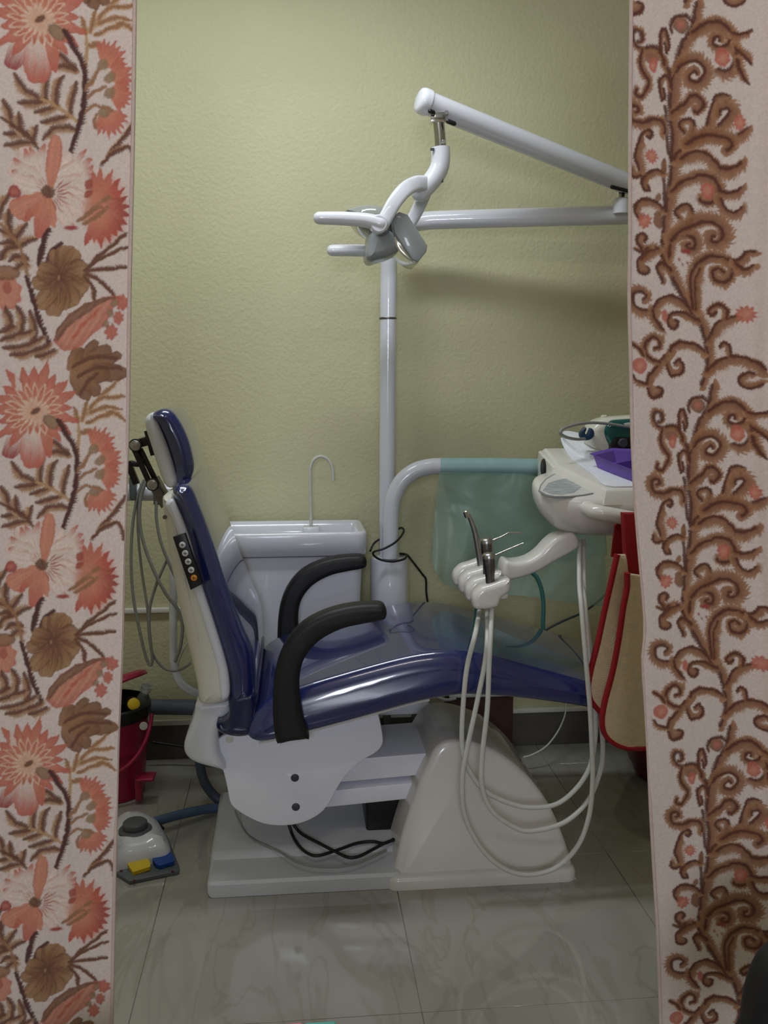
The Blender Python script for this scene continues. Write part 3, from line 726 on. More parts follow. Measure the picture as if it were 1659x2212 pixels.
def syringe(label, top, bot, noz, Y, hose):
    t = thing('air_syringe', label, 'dental tool', U(bot[0], bot[1], Y), 'air and water syringes in the holder')
    A, B = U(top[0], top[1], Y), U(bot[0], bot[1] + 34, Y)
    tube('body', [A, A.lerp(B, .15), A.lerp(B, .45), A.lerp(B, .7), B], [0.015, 0.0155, 0.0112, 0.0112, 0.0112], 'dark_steel', t, n=16, smooth=4)
    d = (A - B).normalized()
    tube('cap', [A - d * .002, A + d * .006, A + d * .011], [0.0165, 0.0165, 0.012], 'brushed_steel', t, n=16, smooth=0)
    tube('nozzle', [U(x, y, Y) for x, y in noz], [0.0026, 0.0018], 'chrome', t, n=8, smooth=0)
    tube('hose', hose, 0.0062, 'white_hose', t, n=10)
    return t
syringe('steel air syringe with kinked nozzle between two other instruments', (1051, 1172), (1054, 1240), [(1062, 1168), (1082, 1160), (1099, 1151), (1126, 1151)], 2.245,
        Z6([(655, 95), (655, 260), (640, 400), (590, 650), (545, 860), (515, 1050), (530, 1250), (620, 1430), (740, 1540), (880, 1580), (1040, 1540), (1160, 1420), (1225, 1250), (1245, 1050), (1242, 900), (1230, 650), (1200, 300), (1180, 60), (1170, -60), (1170, -290)], [2.23] + [2.126] * 15 + [2.13, 2.15, 2.20, 2.31]))
syringe('steel air syringe with straight nozzle at the near end of the holder', (1056, 1204), (1061, 1262), [(1068, 1200), (1100, 1186), (1131, 1173)], 2.172,
        Z6([(680, 95), (672, 260), (665, 400), (655, 650), (628, 900), (625, 1080), (680, 1220), (800, 1310), (900, 1335), (1080, 1290), (1215, 1170), (1285, 1010), (1302, 880), (1290, 720), (1250, 500), (1228, 300), (1205, 100), (1195, -60), (1195, -290)], [2.17, 2.12] + [2.112] * 7 + [2.12, 2.14, 2.148, 2.148, 2.148, 2.148, 2.16, 2.18, 2.22, 2.33]))

# ================================================================== things lying on the console tray
def tpz(px, py, dz=0.0): return UP(px, py, 1.036 + dz, K, Y0)
def on_tray(name, pts, dz0, dz1, m, parent=None, smooth=0, r=0.0, flare_=0.0):
    A = [tpz(x, y, dz0) for x, y in pts]
    if smooth: A = catmull(A, smooth, closed=True)
    n = len(A); cm = sum(A, Vector()) / n
    B = [a + Vector((0, 0, dz1 - dz0)) + (a - cm) * flare_ for a in A]
    V = A + B; Fc = [tuple(range(n - 1, -1, -1)), tuple(range(n, 2 * n))] + [(i, (i + 1) % n, n + (i + 1) % n, n + i) for i in range(n)]
    return from_data(name, V, Fc, m, parent, 40)
cloth = on_tray('tissue_sheet', [(1212, 952), (1222, 948), (1300, 958), (1420, 985), (1440, 1050), (1372, 1052), (1308, 1050), (1280, 1026), (1250, 1005), (1228, 985)], 0.0006, 0.003, 'white_cloth', None, 3)
tag(cloth, 'white paper sheet spread on the console under the purple tray', 'paper')
tagc = on_tray('folded_tissue', [(1215, 950), (1228, 940), (1300, 960), (1320, 985), (1275, 992), (1240, 975)], 0.003, 0.016, 'white_cloth', None, 4)
tag(tagc, 'crumpled white tissue on the console beside the teal device', 'tissue')
# purple compartment tray
ptr = thing('instrument_tray', 'purple plastic instrument tray on the white console', 'tray', tpz(1380, 1030))
base_px = [(1291, 1010), (1330, 1026), (1400, 1052), (1450, 1040), (1450, 1005), (1330, 1000)]
A = [tpz(x, y, .004) for x, y in base_px]; n = len(A); cm = sum(A, Vector()) / n
out = [cm + (a - cm) * 1.13 + Vector((0, 0, .032)) for a in A]; lip = [cm + (a - cm) * 1.22 + Vector((0, 0, .033)) for a in A]
inn = [cm + (a - cm) * 1.11 + Vector((0, 0, .031)) for a in A]; bot = [cm + (a - cm) * .98 + Vector((0, 0, .003)) for a in A]
V = A + out + lip + [p + Vector((0, 0, .002)) for p in lip] + inn + bot; Fc = [tuple(range(n - 1, -1, -1))]
for k in range(5):
    for i in range(n): Fc.append((k * n + i, k * n + (i + 1) % n, (k + 1) * n + (i + 1) % n, (k + 1) * n + i))
Fc.append(tuple(5 * n + i for i in range(n)))
from_data('tray_shell', V, Fc, 'purple_plastic', ptr, 30)
d0, d1 = bot[1].lerp(bot[0], .2), bot[4].lerp(bot[5], .3)
dv = (d1 - d0).normalized(); nv = Vector((-dv.y, dv.x, 0)) * .002
V = [d0 + nv, d1 + nv, d1 - nv, d0 - nv] + [p + Vector((0, 0, .022)) for p in (d0 + nv, d1 + nv, d1 - nv, d0 - nv)]
from_data('divider', V, [(0, 1, 2, 3), (7, 6, 5, 4), (0, 4, 5, 1), (1, 5, 6, 2), (2, 6, 7, 3), (3, 7, 4, 0)], 'purple_plastic', ptr, 30)
# teal and white scaler device
dev = thing('scaler_unit', 'white and teal glossy dental scaler on the console', 'device', tpz(1370, 975))
Yd = 2.53
slab('case', [(1268, 940), (1278, 918), (1296, 906), (1330, 900), (1420, 902), (1440, 960), (1430, 990), (1330, 990), (1300, 980), (1276, 962)], Yd, 2.50, 2.60, 'cream_plastic', dev, r=0.024, smooth=4, seg=5, sharp=60)
slab('teal_cover', [(1297, 930), (1306, 912), (1330, 905), (1420, 906), (1430, 950), (1400, 962), (1318, 964), (1304, 954)], Yd, 2.488, 2.585, 'teal_gloss', dev, r=0.016, smooth=4, seg=5, sharp=60)
slab('label_patch', [(1346, 915), (1356, 913), (1420, 914), (1420, 921), (1350, 921)], 2.49, 2.484, 2.495, 'white_board', dev, r=0.002, smooth=0, seg=2)
slab('dark_base', [(1318, 960), (1326, 944), (1420, 944), (1425, 992), (1316, 988)], 2.49, 2.478, 2.55, 'black_plastic', dev, r=0.006, smooth=0, seg=3)
c = U(1346, 957, 2.47); lathe('knob', [(.001, .012), (0.011, .012), (0.013, .009), (0.013, 0)], (c.x, 2.478, c.z), 'bolt_grey', dev, M=TO_CAM)
c = U(1329, 974, 2.47); lathe('knob', [(.001, .010), (0.007, .010), (0.008, .008), (0.008, 0)], (c.x, 2.478, c.z), 'bolt_grey', dev, M=TO_CAM)
c = U(1305, 901, 2.55); lathe('top_button', [(0.010, -.004), (0.010, .003), (0.006, .006), (.001, .006)], c, 'cream_plastic', dev)
rod('probe', [U(1332, 978, 2.462), U(1380, 990, 2.45), U(1410, 997, 2.45)], 0.0025, 'brushed_steel', dev, smooth=0, n=8)
clip = slab('hose_clip', [(1250, 942), (1251, 932), (1262, 922), (1264, 928), (1261, 935), (1266, 938), (1272, 924), (1280, 930), (1280, 942), (1270, 950), (1256, 950)], 2.50, 2.485, 2.503, 'navy_clip', dev, r=0.004, smooth=2, seg=3)
clip['label'] = 'dark blue clip'
gc = tube('grey_cord', [U(*p) for p in ((1268, 947, 2.494), (1250, 949, 2.47), (1228, 946, 2.44), (1212, 938, 2.43), (1212, 930, 2.43), (1226, 922, 2.44), (1262, 914, 2.46), (1300, 914, 2.47), (1350, 921, 2.47), (1420, 932, 2.47))], 0.0042, 'grey_hose', None, n=10)
tag(gc, 'grey looped cord of the teal device above the console', 'cord')

# ================================================================== sheer green sheet over the pipe
dr = thing('sheer_drape', 'sheer green plastic sheet hanging from the arched pipe', 'drape', U(1060, 1008, 2.885))
P = [U(*p) for p in ((950, 1008, 2.889), (1060, 1008, 2.88), (1170, 1010, 2.86), (1290, 1012, 2.833))]
V, Fc = tube_data(P, pipe_r + .002, 20, False); from_data('sleeve', V, Fc, 'sheer_blue_green', dr, 60)
def sheet(name, outline_top, outline_bot, Yfun, m, parent, nu=40, nv=26, seed=0):
    T = catmull([Vector((x, y, 0)) for x, y in outline_top], 12); Bm = catmull([Vector((x, y, 0)) for x, y in outline_bot], 12)
    def at(L, t):
        s = t * (len(L) - 1); i = min(int(s), len(L) - 2); return L[i].lerp(L[i + 1], s - i)
    V, Fc = [], []
    for j in range(nv + 1):
        for i in range(nu + 1):
            a, b = at(T, i / nu), at(Bm, i / nu); p = a.lerp(b, j / nv)
            V.append(U(p.x, p.y, Yfun(i / nu, j / nv)))
    for j in range(nv):
        for i in range(nu):
            k = j * (nu + 1) + i; Fc.append((k, k + 1, k + nu + 2, k + nu + 1))
    return from_data(name, V, Fc, m, parent, 80)
yf = lambda s, t: 2.862 + .012 * math.sin(9 * s + 3 * t) * t + .01 * math.sin(21 * s - 4 * t) * t - .03 * s
sheet('front_layer', [(949, 1020), (1060, 1022), (1170, 1024), (1300, 1026)], [(930, 1205), (944, 1240), (962, 1262), (1000, 1276), (1060, 1282), (1140, 1288), (1220, 1300), (1312, 1312)], yf, 'sheer_green', dr)
yb_ = lambda s, t: 2.915 + .012 * math.sin(7 * s + 2 * t) * t - .02 * s
sheet('back_layer', [(952, 1020), (1060, 1022), (1170, 1024), (1300, 1026)], [(990, 1180), (1020, 1210), (1080, 1216), (1150, 1216), (1230, 1212), (1312, 1200)], yb_, 'sheer_green', dr, seed=2)

# ================================================================== towel on the grab handle
tw = thing('hanging_towel', 'cream terry mitt towel with red edging hanging from the console handle', 'towel', U(1360, 1300, 2.15))
def towel(Y, top_l, left, bottom, right, th):
    L = catmull([Vector((x, y, 0)) for x, y in left], 5)
    Bt = catmull([Vector((x, y, 0)) for x, y in bottom], 5)
    outline = [(p.x, p.y) for p in L] + [(p.x, p.y) for p in Bt[1:]] + right
    P = [U(x, y, Y) for x, y in outline]
    V, Fc = slab_data([(p.x, p.z) for p in P], Y - th, Y + th, th * .8, 3)
    V = [Vector((v.x, v.y + .008 * math.sin(v.x * 34 + v.z * 4), v.z)) for v in V]
    o = from_data('towel_panel', V, Fc, 'cream_terry', tw, 60)
    Q = [U(p.x, p.y, Y) for p in L] + [U(p.x, p.y, Y) for p in Bt[1:]]
    Q = [Vector((q.x, q.y + .008 * math.sin(q.x * 34 + q.z * 4), q.z)) for q in Q]
    tube('red_edging', Q, 0.0072, 'red_fabric', o, smooth=0, n=10, flat=1.35)
    return o
towel(2.126, None, [(1331, 1196), (1322, 1240), (1308, 1310), (1293, 1390), (1278, 1452), (1273, 1486), (1279, 1515), (1300, 1541)], [(1300, 1541), (1330, 1556), (1400, 1560), (1470, 1550)], [(1470, 1400), (1440, 1250), (1385, 1196)], 0.006)
towel(2.100, None, [(1352, 1236), (1352, 1268), (1344, 1312), (1336, 1375), (1324, 1450), (1308, 1520), (1303, 1560), (1309, 1588), (1328, 1606), (1352, 1614)], [(1352, 1614), (1400, 1613), (1450, 1612), (1500, 1608)], [(1500, 1500), (1470, 1380), (1430, 1250)], 0.007)
V, Fc = slab_data(pxpoly([(1342, 1107), (1420, 1107), (1428, 1252), (1356, 1252), (1346, 1190)], 2.13, 0), 2.112, 2.140, 0.004, 2)
from_data('strap', V, Fc, 'red_fabric', tw)
V, Fc = slab_data(pxpoly([(1330, 1135), (1346, 1120), (1420, 1120), (1420, 1205), (1322, 1204)], 2.19, 0), 2.192, 2.204, 0.003, 2)
from_data('strap', V, Fc, 'red_fabric', tw)

# ================================================================== assistant arm and its hoses (left)
asst = thing('assistant_arm', 'white bent tube arm with hose holders behind the backrest', 'tube arm', U(430, 1495, 2.80))
tube('upright', [U(*p) for p in ((372, 1090, 2.80), (374, 1200, 2.80), (374, 1300, 2.80), (374, 1400, 2.80), (376, 1440, 2.80), (388, 1472, 2.80), (410, 1491, 2.81), (440, 1500, 2.84), (520, 1505, 2.90))], 0.0125, 'white_enamel', asst, n=16)
rod('cross_bar', [U(180, 1064, 2.80), U(280, 1064, 2.80), U(385, 1064, 2.80)], 0.0255, 'white_enamel', asst, n=20)
for (x, y0, y1) in ((287, 1030, 1080), (339, 1050, 1090)):
    a, b = U(x - 8, y0, 2.765), U(x + 8, y1, 2.765)
    box('hose_holder', a.x, b.x, 2.755, 2.79, b.z, a.z, 'grey_rubber', asst, r=0.004)
def hose(label, pts, Y, r, m='grey_hose', name='suction_hose', cat='hose', group=None, n=10):
    o = tube(name, [U(p[0], p[1], p[2] if len(p) > 2 else Y) for p in pts], r, m, None, n=n, smooth=6)
    return tag(o, label, cat, group)
hose('thick grey suction hose hanging in the longest loop beside the pink bin', [(312, 1036), (298, 1070), (287, 1130), (283, 1210), (288, 1290), (300, 1355), (314, 1415), (324, 1437), (329, 1425), (325, 1385), (322, 1345), (325, 1305), (338, 1262), (352, 1228), (363, 1206)], 2.765, 0.0046)
hose('grey suction hose looping low behind the white tube arm', [(305, 1045), (298, 1100), (299, 1160), (307, 1240), (318, 1310), (322, 1370), (330, 1412), (350, 1440), (372, 1449), (395, 1444), (412, 1432)], 2.772, 0.0040)
hose('thick grey hose slanting down from the holder to behind the backrest', [(316, 1040), (304, 1075), (302, 1130), (314, 1185), (338, 1245), (362, 1288), (384, 1316), (394, 1350), (390, 1395), (378, 1430)], 2.752, 0.0052)
hose('short grey hose dropping from the right holder beside the backrest shell', [(338, 1082), (338, 1120), (346, 1165), (360, 1205), (380, 1250), (400, 1300)], 2.758, 0.0048)
hose('thin pale cable curling behind the foot of the backrest', [(412, 1380), (398, 1400), (386, 1430), (382, 1460), (392, 1482), (412, 1502)], 2.83, 0.003, 'white_hose', 'thin_cable', 'cable')

# ================================================================== hoses and cables on the floor
hose('blue corrugated hose running over the floor behind the foot switch', [(290, 1795, 2.53), (330, 1777, 2.56), (400, 1757, 2.62), (470, 1745, 2.68), (540, 1744, 2.72), (620, 1752, 2.73)], 2.6, 0.0135, 'blue_hose', 'floor_hose')
hose('blue corrugated hose lying across the back of the base plate', [(660, 1765, 2.60), (720, 1768, 2.60), (800, 1772, 2.60), (880, 1776, 2.59)], 2.6, 0.0135, 'blue_hose', 'base_hose')
hose('slate grey drain hose curving down under the chair hinge', [(430, 1600, 2.74), (432, 1650, 2.74), (442, 1690, 2.74), (466, 1722, 2.74), (500, 1742, 2.72), (540, 1752, 2.72)], 2.74, 0.0145, 'slate_hose', 'drain_hose')
hose('blue grey drain pipe along the foot of the back wall', [(200, 1526), (330, 1527), (430, 1528), (560, 1530)], 3.06, 0.026, 'pipe_blue_grey', 'drain_pipe', 'pipe', n=16)
zb = 0.066
def on_base(pts, dz=0.004): return [UZ(x, y, zb + dz) for x, y in pts]
bk_c = thing('power_cable', 'black power cable looped on the white base plate', 'cable', UZ(700, 1840, zb))
tube('cable', [U(622, 1775, 2.40)] + on_base([(632, 1805), (648, 1830), (668, 1845), (690, 1848), (730, 1836), (770, 1822), (805, 1818), (830, 1822), (852, 1812)], .006), 0.0042, 'black_cable', bk_c, n=8)
tube('cable', [U(630, 1775, 2.40)] + on_base([(650, 1800), (690, 1822), (725, 1840), (752, 1852), (775, 1850), (800, 1838), (830, 1822), (852, 1814)], .012), 0.0042, 'black_cable', bk_c, n=8)
tg = tube('thin_cable', [U(507, 1750, 2.45)] + on_base([(525, 1790), (550, 1815), (600, 1838), (640, 1862), (680, 1872), (740, 1872), (790, 1858), (835, 1838)], .003), 0.0028, 'grey_hose', None, n=8)
tag(tg, 'thin grey cable curving over the front of the base plate', 'cable')
hose('dark cable running along the skirting behind the pink bin', [(330, 1603, 3.03), (370, 1609, 3.03), (420, 1616, 3.02), (470, 1622, 3.0)], 3.03, 0.005, 'black_cable', 'floor_cable', 'cable')
hose('black cable wound round the foot of the pole and hanging over the column', [(800, 1190, 2.90), (812, 1170, 2.97), (850, 1150, 3.03), (866, 1140, 3.00), (872, 1148, 2.93), (858, 1168, 2.855), (832, 1184, 2.845), (808, 1192, 2.848), (808, 1200, 2.852), (822, 1209, 2.856), (846, 1213, 2.856), (872, 1208, 2.87), (878, 1199, 2.93), (864, 1196, 2.97), (878, 1198, 2.99), (892, 1214, 2.99), (912, 1240, 2.99), (920, 1252, 2.99), (921, 1280, 2.99), (926, 1312, 2.99), (931, 1334, 2.99), (935, 1360, 2.99)], 2.9, 0.0035, 'black_cable', 'loose_cable', 'cable', n=8)
hose('grey cord sloping down along the wall behind the green sheet', [(1330, 1255), (1310, 1282), (1285, 1305), (1255, 1325), (1220, 1340), (1190, 1355), (1160, 1375), (1130, 1400)], 2.99, 0.004, 'slate_hose', 'wall_cord', 'cord', n=8)
hose('teal tube hanging straight down below the green sheet', [(1146, 1235), (1160, 1248), (1170, 1275), (1174, 1310), (1173, 1350), (1176, 1385), (1180, 1420)], 2.80, 0.0068, 'teal_tube', 'teal_tube', 'tube')
hose('dark teal tube dropping below the instrument holder', [(1030, 1312), (1027, 1345), (1022, 1375), (1024, 1398)], 2.36, 0.006, 'teal_tube', 'teal_tube', 'tube')
hose('thin white wire curving over the floor by the skirting', [(1222, 1520, 3.08), (1220, 1545, 3.05), (1205, 1580, 2.98), (1180, 1612, 2.92), (1150, 1630, 2.90), (1130, 1636, 2.90)], 2.95, 0.0028, 'white_hose', 'thin_wire', 'wire', n=8)
hose('pale curved wire behind the lift arm', [(900, 1570), (915, 1548), (940, 1534), (970, 1535), (1000, 1545)], 2.72, 0.003, 'grey_hose', 'thin_wire', 'wire', n=8)
hose('clear tube bundle tucked below the seat', [(925, 1500), (945, 1506), (965, 1512), (985, 1508)], 2.80, 0.005, 'white_hose', 'clear_tube', 'tube', n=8)
# brown box with a pale lid by the skirting
b0, b1 = U(968, 1500, 3.0), U(1106, 1600, 3.0)
bb = thing('wooden_box', 'dark brown wooden box with pale lid against the back wall', 'box', ((b0.x + b1.x) / 2, 3.03, 0))
zl = U(1000, 1500, 2.97).z
box('box_body', b0.x + .004, b1.x - .004, 2.975, 3.095, 0.0, zl - .012, 'brown_wood', bb, r=0.003)
box('box_lid', b0.x, b1.x, 2.97, 3.098, zl - .012, zl, 'white_board', bb, r=0.002)

# ================================================================== pink pedal bin
bc0 = UZ(258, 1690, 0); bcx, bcy = bc0.x, 2.86
bin_ = thing('pedal_bin', 'pink plastic pedal bin with black liner and tilted lid', 'bin', (bcx, bcy, 0))
hb_ = U(262, 1556, 2.75).z
lathe('body', [(0.088, 0.0), (0.092, 0.004), (0.104, hb_ * .55), (0.108, hb_ * .56), (0.112, hb_ - .004), (0.115, hb_), (0.108, hb_), (0.1, hb_ - .05), (.01, hb_ - .06)], (bcx, bcy, 0), 'pink_plastic', bin_, n=40)
lathe('liner', [(0.118, hb_ - .022), (0.121, hb_ - .004), (0.122, hb_ + .016), (0.116, hb_ + .022), (0.106, hb_ + .004), (0.09, hb_ - .04), (0.01, hb_ - .05)], (bcx, bcy, 0), 'bin_bag', bin_, n=40)
handle = []
for k in range(25):
    a = math.pi * k / 24
    handle.append(Vector((bcx + 0.128 * math.cos(a), bcy - .03 - .105 * math.sin(a), hb_ - .012 - .150 * math.sin(a))))
tube('carry_handle', handle, 0.0065, 'pink_plastic', bin_, n=10, smooth=0)
lathe('lid', [(0.118, 0.0), (0.120, .004), (0.116, .014), (0.10, .022), (.01, .027)], (0, 0, 0), 'pink_plastic', bin_, n=36,
      fn=lambda v: Matrix.Rotation(math.radians(-20), 3, 'Y') @ (Matrix.Rotation(math.radians(-14), 3, 'X') @ v) + Vector((bcx - .005, bcy + .03, hb_ + .058)))
pdc = U(312, 1682, 2.76)
box('pedal', pdc.x - .022, pdc.x + .030, 2.745, 2.80, pdc.z - .005, pdc.z + .005, 'pink_plastic', bin_, r=0.004)
box('pedal_stem', pdc.x - .03, pdc.x - .01, 2.76, 2.79, 0.012, pdc.z, 'pink_plastic', bin_, r=0.003)
lathe('hinge_tab', [(0.012, 0), (0.012, .006), (.001, .007)], (U(310, 1560, 2.75).x, bcy - .108, hb_ - .02), 'white_board', bin_, M=TO_CAM)
# two bottles inside
def bottle(label, base, top, r, m, capm, name='bottle'):
    t = thing(name, label, 'bottle', base, 'bottles in the pink bin')
    B, T = Vector(base), Vector(top); d = T - B
    tube('glass', [B, B + d * .02, B + d * .6, B + d * .72, B + d * .84, T], [r * .9, r, r, r * .8, r * .5, r * .5], m, t, n=18, smooth=0)
    tube('cap', [B + d * .86, B + d * .88, T + d * .02, T + d * .04], [r * .80, r * .84, r * .84, r * .7], capm, t, n=18, smooth=0)
p1 = U(289, 1521, 2.80)
bottle('dark bottle with yellow cap lying in the pink bin', p1 + Vector((-.03, .09, -.03)), p1, 0.022, 'amber_glass', 'yellow_plastic')
p2 = U(317, 1484, 2.83)
bottle('clear glass bottle leaning out of the pink bin', p2 + Vector((-.035, .02, -.10)), p2, 0.020, 'clear_plastic', 'clear_plastic', 'glass_bottle')

# ================================================================== foot switch
fs = thing('foot_switch', 'white foot switch with yellow and blue pedals beside the chair base', 'foot switch', UZ(310, 1870, 0))
fpl = [(232, 1880), (280, 1911), (386, 1889), (388, 1880), (360, 1810), (330, 1785), (255, 1800), (232, 1830)]
A = [UZ(x, y, 0.001) for x, y in fpl]
loft_plan('base_plate', [(p.x, p.y) for p in A], [(0.0005, 0.002), (0.002, 0), (0.010, 0), (0.012, 0.003)], 'grey_plate', fs)
dome = [UZ(x, y, 0.012) for x, y in ((240, 1880), (268, 1878), (320, 1868), (368, 1856), (362, 1822), (345, 1795), (310, 1780), (262, 1785), (236, 1810))]
dpoly = [(p.x, p.y) for p in catmull(dome, 4, closed=True)]
loft_plan('housing', dpoly, [(0.012, 0.0), (0.035, 0.003), (0.055, 0.014), (0.068, 0.032), (0.074, 0.055)], 'white_plastic', fs, sharp=60)
bt = UZ(292, 1786, 0.08)
lathe('button_ring', [(0.045, -.014), (0.045, -.002), (0.041, .002), (.01, .002)], (bt.x, bt.y, 0.076), 'grey_rubber', fs)
lathe('button', [(0.032, 0.0), (0.034, .004), (0.033, .016), (0.029, .020), (.001, .022)], (bt.x, bt.y, 0.077), 'grey_rubber', fs)
def pedal(pts, m, z):
    A = [UZ(x, y - 5, z) for x, y in pts]; n = len(A)
    cm = sum(A, Vector()) / n
    lift = [Vector((a.x, a.y, z + (a.y - cm.y) * .12)) for a in A]
    V = [a - Vector((0, 0, .010)) for a in lift] + lift
    Fc = [tuple(range(n - 1, -1, -1)), tuple(range(n, 2 * n))] + [(i, (i + 1) % n, n + (i + 1) % n, n + i) for i in range(n)]
    return from_data('pedal', V, Fc, m, fs, 30)
pedal([(266, 1857), (271, 1847), (298, 1838), (302, 1843), (310, 1844), (325, 1867), (324, 1873), (287, 1883)], 'yellow_plastic', 0.030)
pedal([(320, 1845), (326, 1833), (352, 1826), (355, 1833), (363, 1837), (377, 1858), (375, 1862), (345, 1870), (336, 1867)], 'blue_plastic', 0.030)
for (x, y) in ((262, 1882), (373, 1883), (290, 1903)):
    c = UZ(x, y, 0.012); lathe('screw', [(.001, .002), (0.004, .002), (0.004, 0)], c, 'dark_red_plastic', fs, n=10)
hose('black cord behind the foot switch button', [(236, 1782, 2.52), (262, 1776, 2.55), (310, 1766, 2.58), (335, 1774, 2.56), (352, 1790, 2.50)], 2.55, 0.005, 'black_cable', 'floor_cable', 'cable', n=8)

# ================================================================== dark red basin on the floor, right
tc_ = UZ(1450, 1672, 0)
tub = thing('plastic_basin', 'dark red plastic basin on the floor behind the towel', 'basin', (tc_.x, tc_.y, 0))
lathe('basin_wall', [(0.11, 0.0), (0.118, .004), (0.135, .05), (0.142, .055), (0.168, .13), (0.172, .15), (0.180, .152), (0.182, .158), (0.170, .160), (0.160, .12), (0.125, .02), (.01, .012)], (tc_.x, tc_.y, 0), 'dark_red_plastic', tub, n=44)

# ================================================================== things in front of the curtains (only their edges show)
tb = thing('low_table', 'low brown wooden table in the foreground under the pink and teal boxes', 'table', (-0.02, 0.72, 0))
ztab = 0.545
box('table_top', -0.35, 0.28, 0.50, 0.93, ztab - .025, ztab, 'table_wood', tb, r=0.004)
for sx in (-.32, .25):
    for sy in (.53, .90): box('leg', sx - .018, sx + .018, sy - .018, sy + .018, 0, ztab - .025, 'table_wood', tb, r=0.003)
YT = 0.90
def edge_box(name, xa, xb, ytop, m, label, x_left=None):
    a, b = U(xa, ytop, YT), U(xb, ytop, YT)
    o = box(name, a.x, b.x, YT - .12, YT, ztab, min(a.z, b.z), m, None, r=0.003)
    return tag(o, label, 'box')
edge_box('pink_box', 560, 654, 2206.5, 'pink_card', 'pink card box at the bottom edge of the picture')
edge_box('teal_box', 657, 726, 2203, 'teal_card', 'teal card box at the bottom edge of the picture')
ch = thing('black_chair', 'black padded chair at the lower right corner in front of the curtain', 'chair', (0.62, 0.72, 0))
bkp = [(1618, 2352), (1620, 2234), (1628, 2172), (1644, 2120), (1670, 2078), (1720, 2042), (1830, 2017), (2030, 2012), (2170, 2042), (2220, 2102), (2230, 2352)]
slab('backrest', bkp, 0.86, 0.84, 0.90, 'black_vinyl', ch, r=0.022, smooth=4, seg=5, sharp=60)
xs0, xs1 = U(1610, 2200, .86).x, U(2180, 2200, .86).x
box('seat', xs0, xs1, 0.50, 0.87, 0.40, 0.46, 'black_vinyl', ch, r=0.02)
for sx in (xs0 + .03, xs1 - .03):
    box('leg', sx - .012, sx + .012, .53, .555, 0, .40, 'dark_steel', ch, r=0.003)
    box('leg', sx - .012, sx + .012, .85, .875, 0, .40, 'dark_steel', ch, r=0.003)
    box('back_post', sx - .01, sx + .01, .868, .882, .40, .60, 'dark_steel', ch, r=0.003)

# ================================================================== printed curtains
# The print is drawn stroke by stroke into one repeat of the cloth (numpy), then stored as a colour
# attribute on the finely divided cloth mesh and read by a node material.
YC = 1.30
CR = 0.00055                              # cloth grid of the drawing, metres per cell
def srgb(r, g, b):
    c = np.array([r, g, b], dtype=np.float32) / 255
    return np.where(c <= 0.04045, c / 12.92, ((c + 0.055) / 1.055) ** 2.4).astype(np.float32)
GROUND = srgb(226, 207, 196)
class Cloth:
    def __init__(s, u0, u1, ztop, rep):
        s.u0, s.zt = u0, ztop
        s.w = int((u1 - u0) / CR) + 1; s.h = int(round(rep / CR))
        s.img = np.empty((s.h * 3, s.w, 3), np.float32); s.img[:] = GROUND
        rng = np.random.default_rng(5); s.rng = rng
    def cell(s, u, z): return (u - s.u0) / CR, (s.zt - z) / CR
    def paint(s, x0, x1, y0, y1, mask, col):
        """blend a patch, repeated above and below so that the print joins up"""
        for off in (0, s.h, 2 * s.h):
            a, b = y0 + off, y1 + off
            ya, yb = max(a, 0), min(b, s.h * 3)
            xa, xb = max(x0, 0), min(x1, s.w)
            if ya >= yb or xa >= xb: continue
            m = mask[ya - a:yb - a, xa - x0:xb - x0, None]
            c = col[ya - a:yb - a, xa - x0:xb - x0] if col.ndim == 3 else col
            s.img[ya:yb, xa:xb] = s.img[ya:yb, xa:xb] * (1 - m) + c * m
    def tile(s):
        if getattr(s, 't', None) is None:
            T = s.img[s.h:2 * s.h]; h, w = T.shape[:2]; rng = np.random.default_rng(11)
            def nz(step):
                gh, gw = max(2, h // step), w // step + 3
                g = rng.standard_normal((gh, gw)).astype(np.float32)
                yy = np.arange(h) / h * gh; xx = np.arange(w) / step
                yi = yy.astype(int) % gh; fy = (yy % 1)[:, None]; xi = xx.astype(int); fx = (xx % 1)[None]
                A = g[yi][:, xi] * (1 - fx) + g[yi][:, xi + 1] * fx; B = g[(yi + 1) % gh][:, xi] * (1 - fx) + g[(yi + 1) % gh][:, xi + 1] * fx
                return A * (1 - fy) + B * fy
            Y, X = np.meshgrid(np.arange(h), np.arange(w), indexing='ij')
            Yw = (Y + 1.6 * nz(14) + .8 * nz(4)).round().astype(int) % h; Xw = np.clip((X + 1.6 * nz(14) + .8 * nz(4)).round().astype(int), 0, w - 1)
            T = T[Yw, Xw] * (1 + .05 * nz(3)[..., None])
            T = (T + np.roll(T, 1, 0) + np.roll(T, 1, 1) + np.roll(T, (1, 1), (0, 1))) / 4
            s.t = np.clip(T, 0, 1)
        return s.t
def resample(P, step=1.4):
    P = np.array(P, float); d = np.r_[0, np.cumsum(np.hypot(*np.diff(P, axis=0).T))]
    n = max(4, int(d[-1] / step)); t = np.linspace(0, d[-1], n)
    return np.stack([np.interp(t, d, P[:, 0]), np.interp(t, d, P[:, 1])], 1), t
def smooth2(P, n=6):
    return [(p.x, p.y) for p in catmull([Vector((x, y, 0)) for x, y in P], n)]
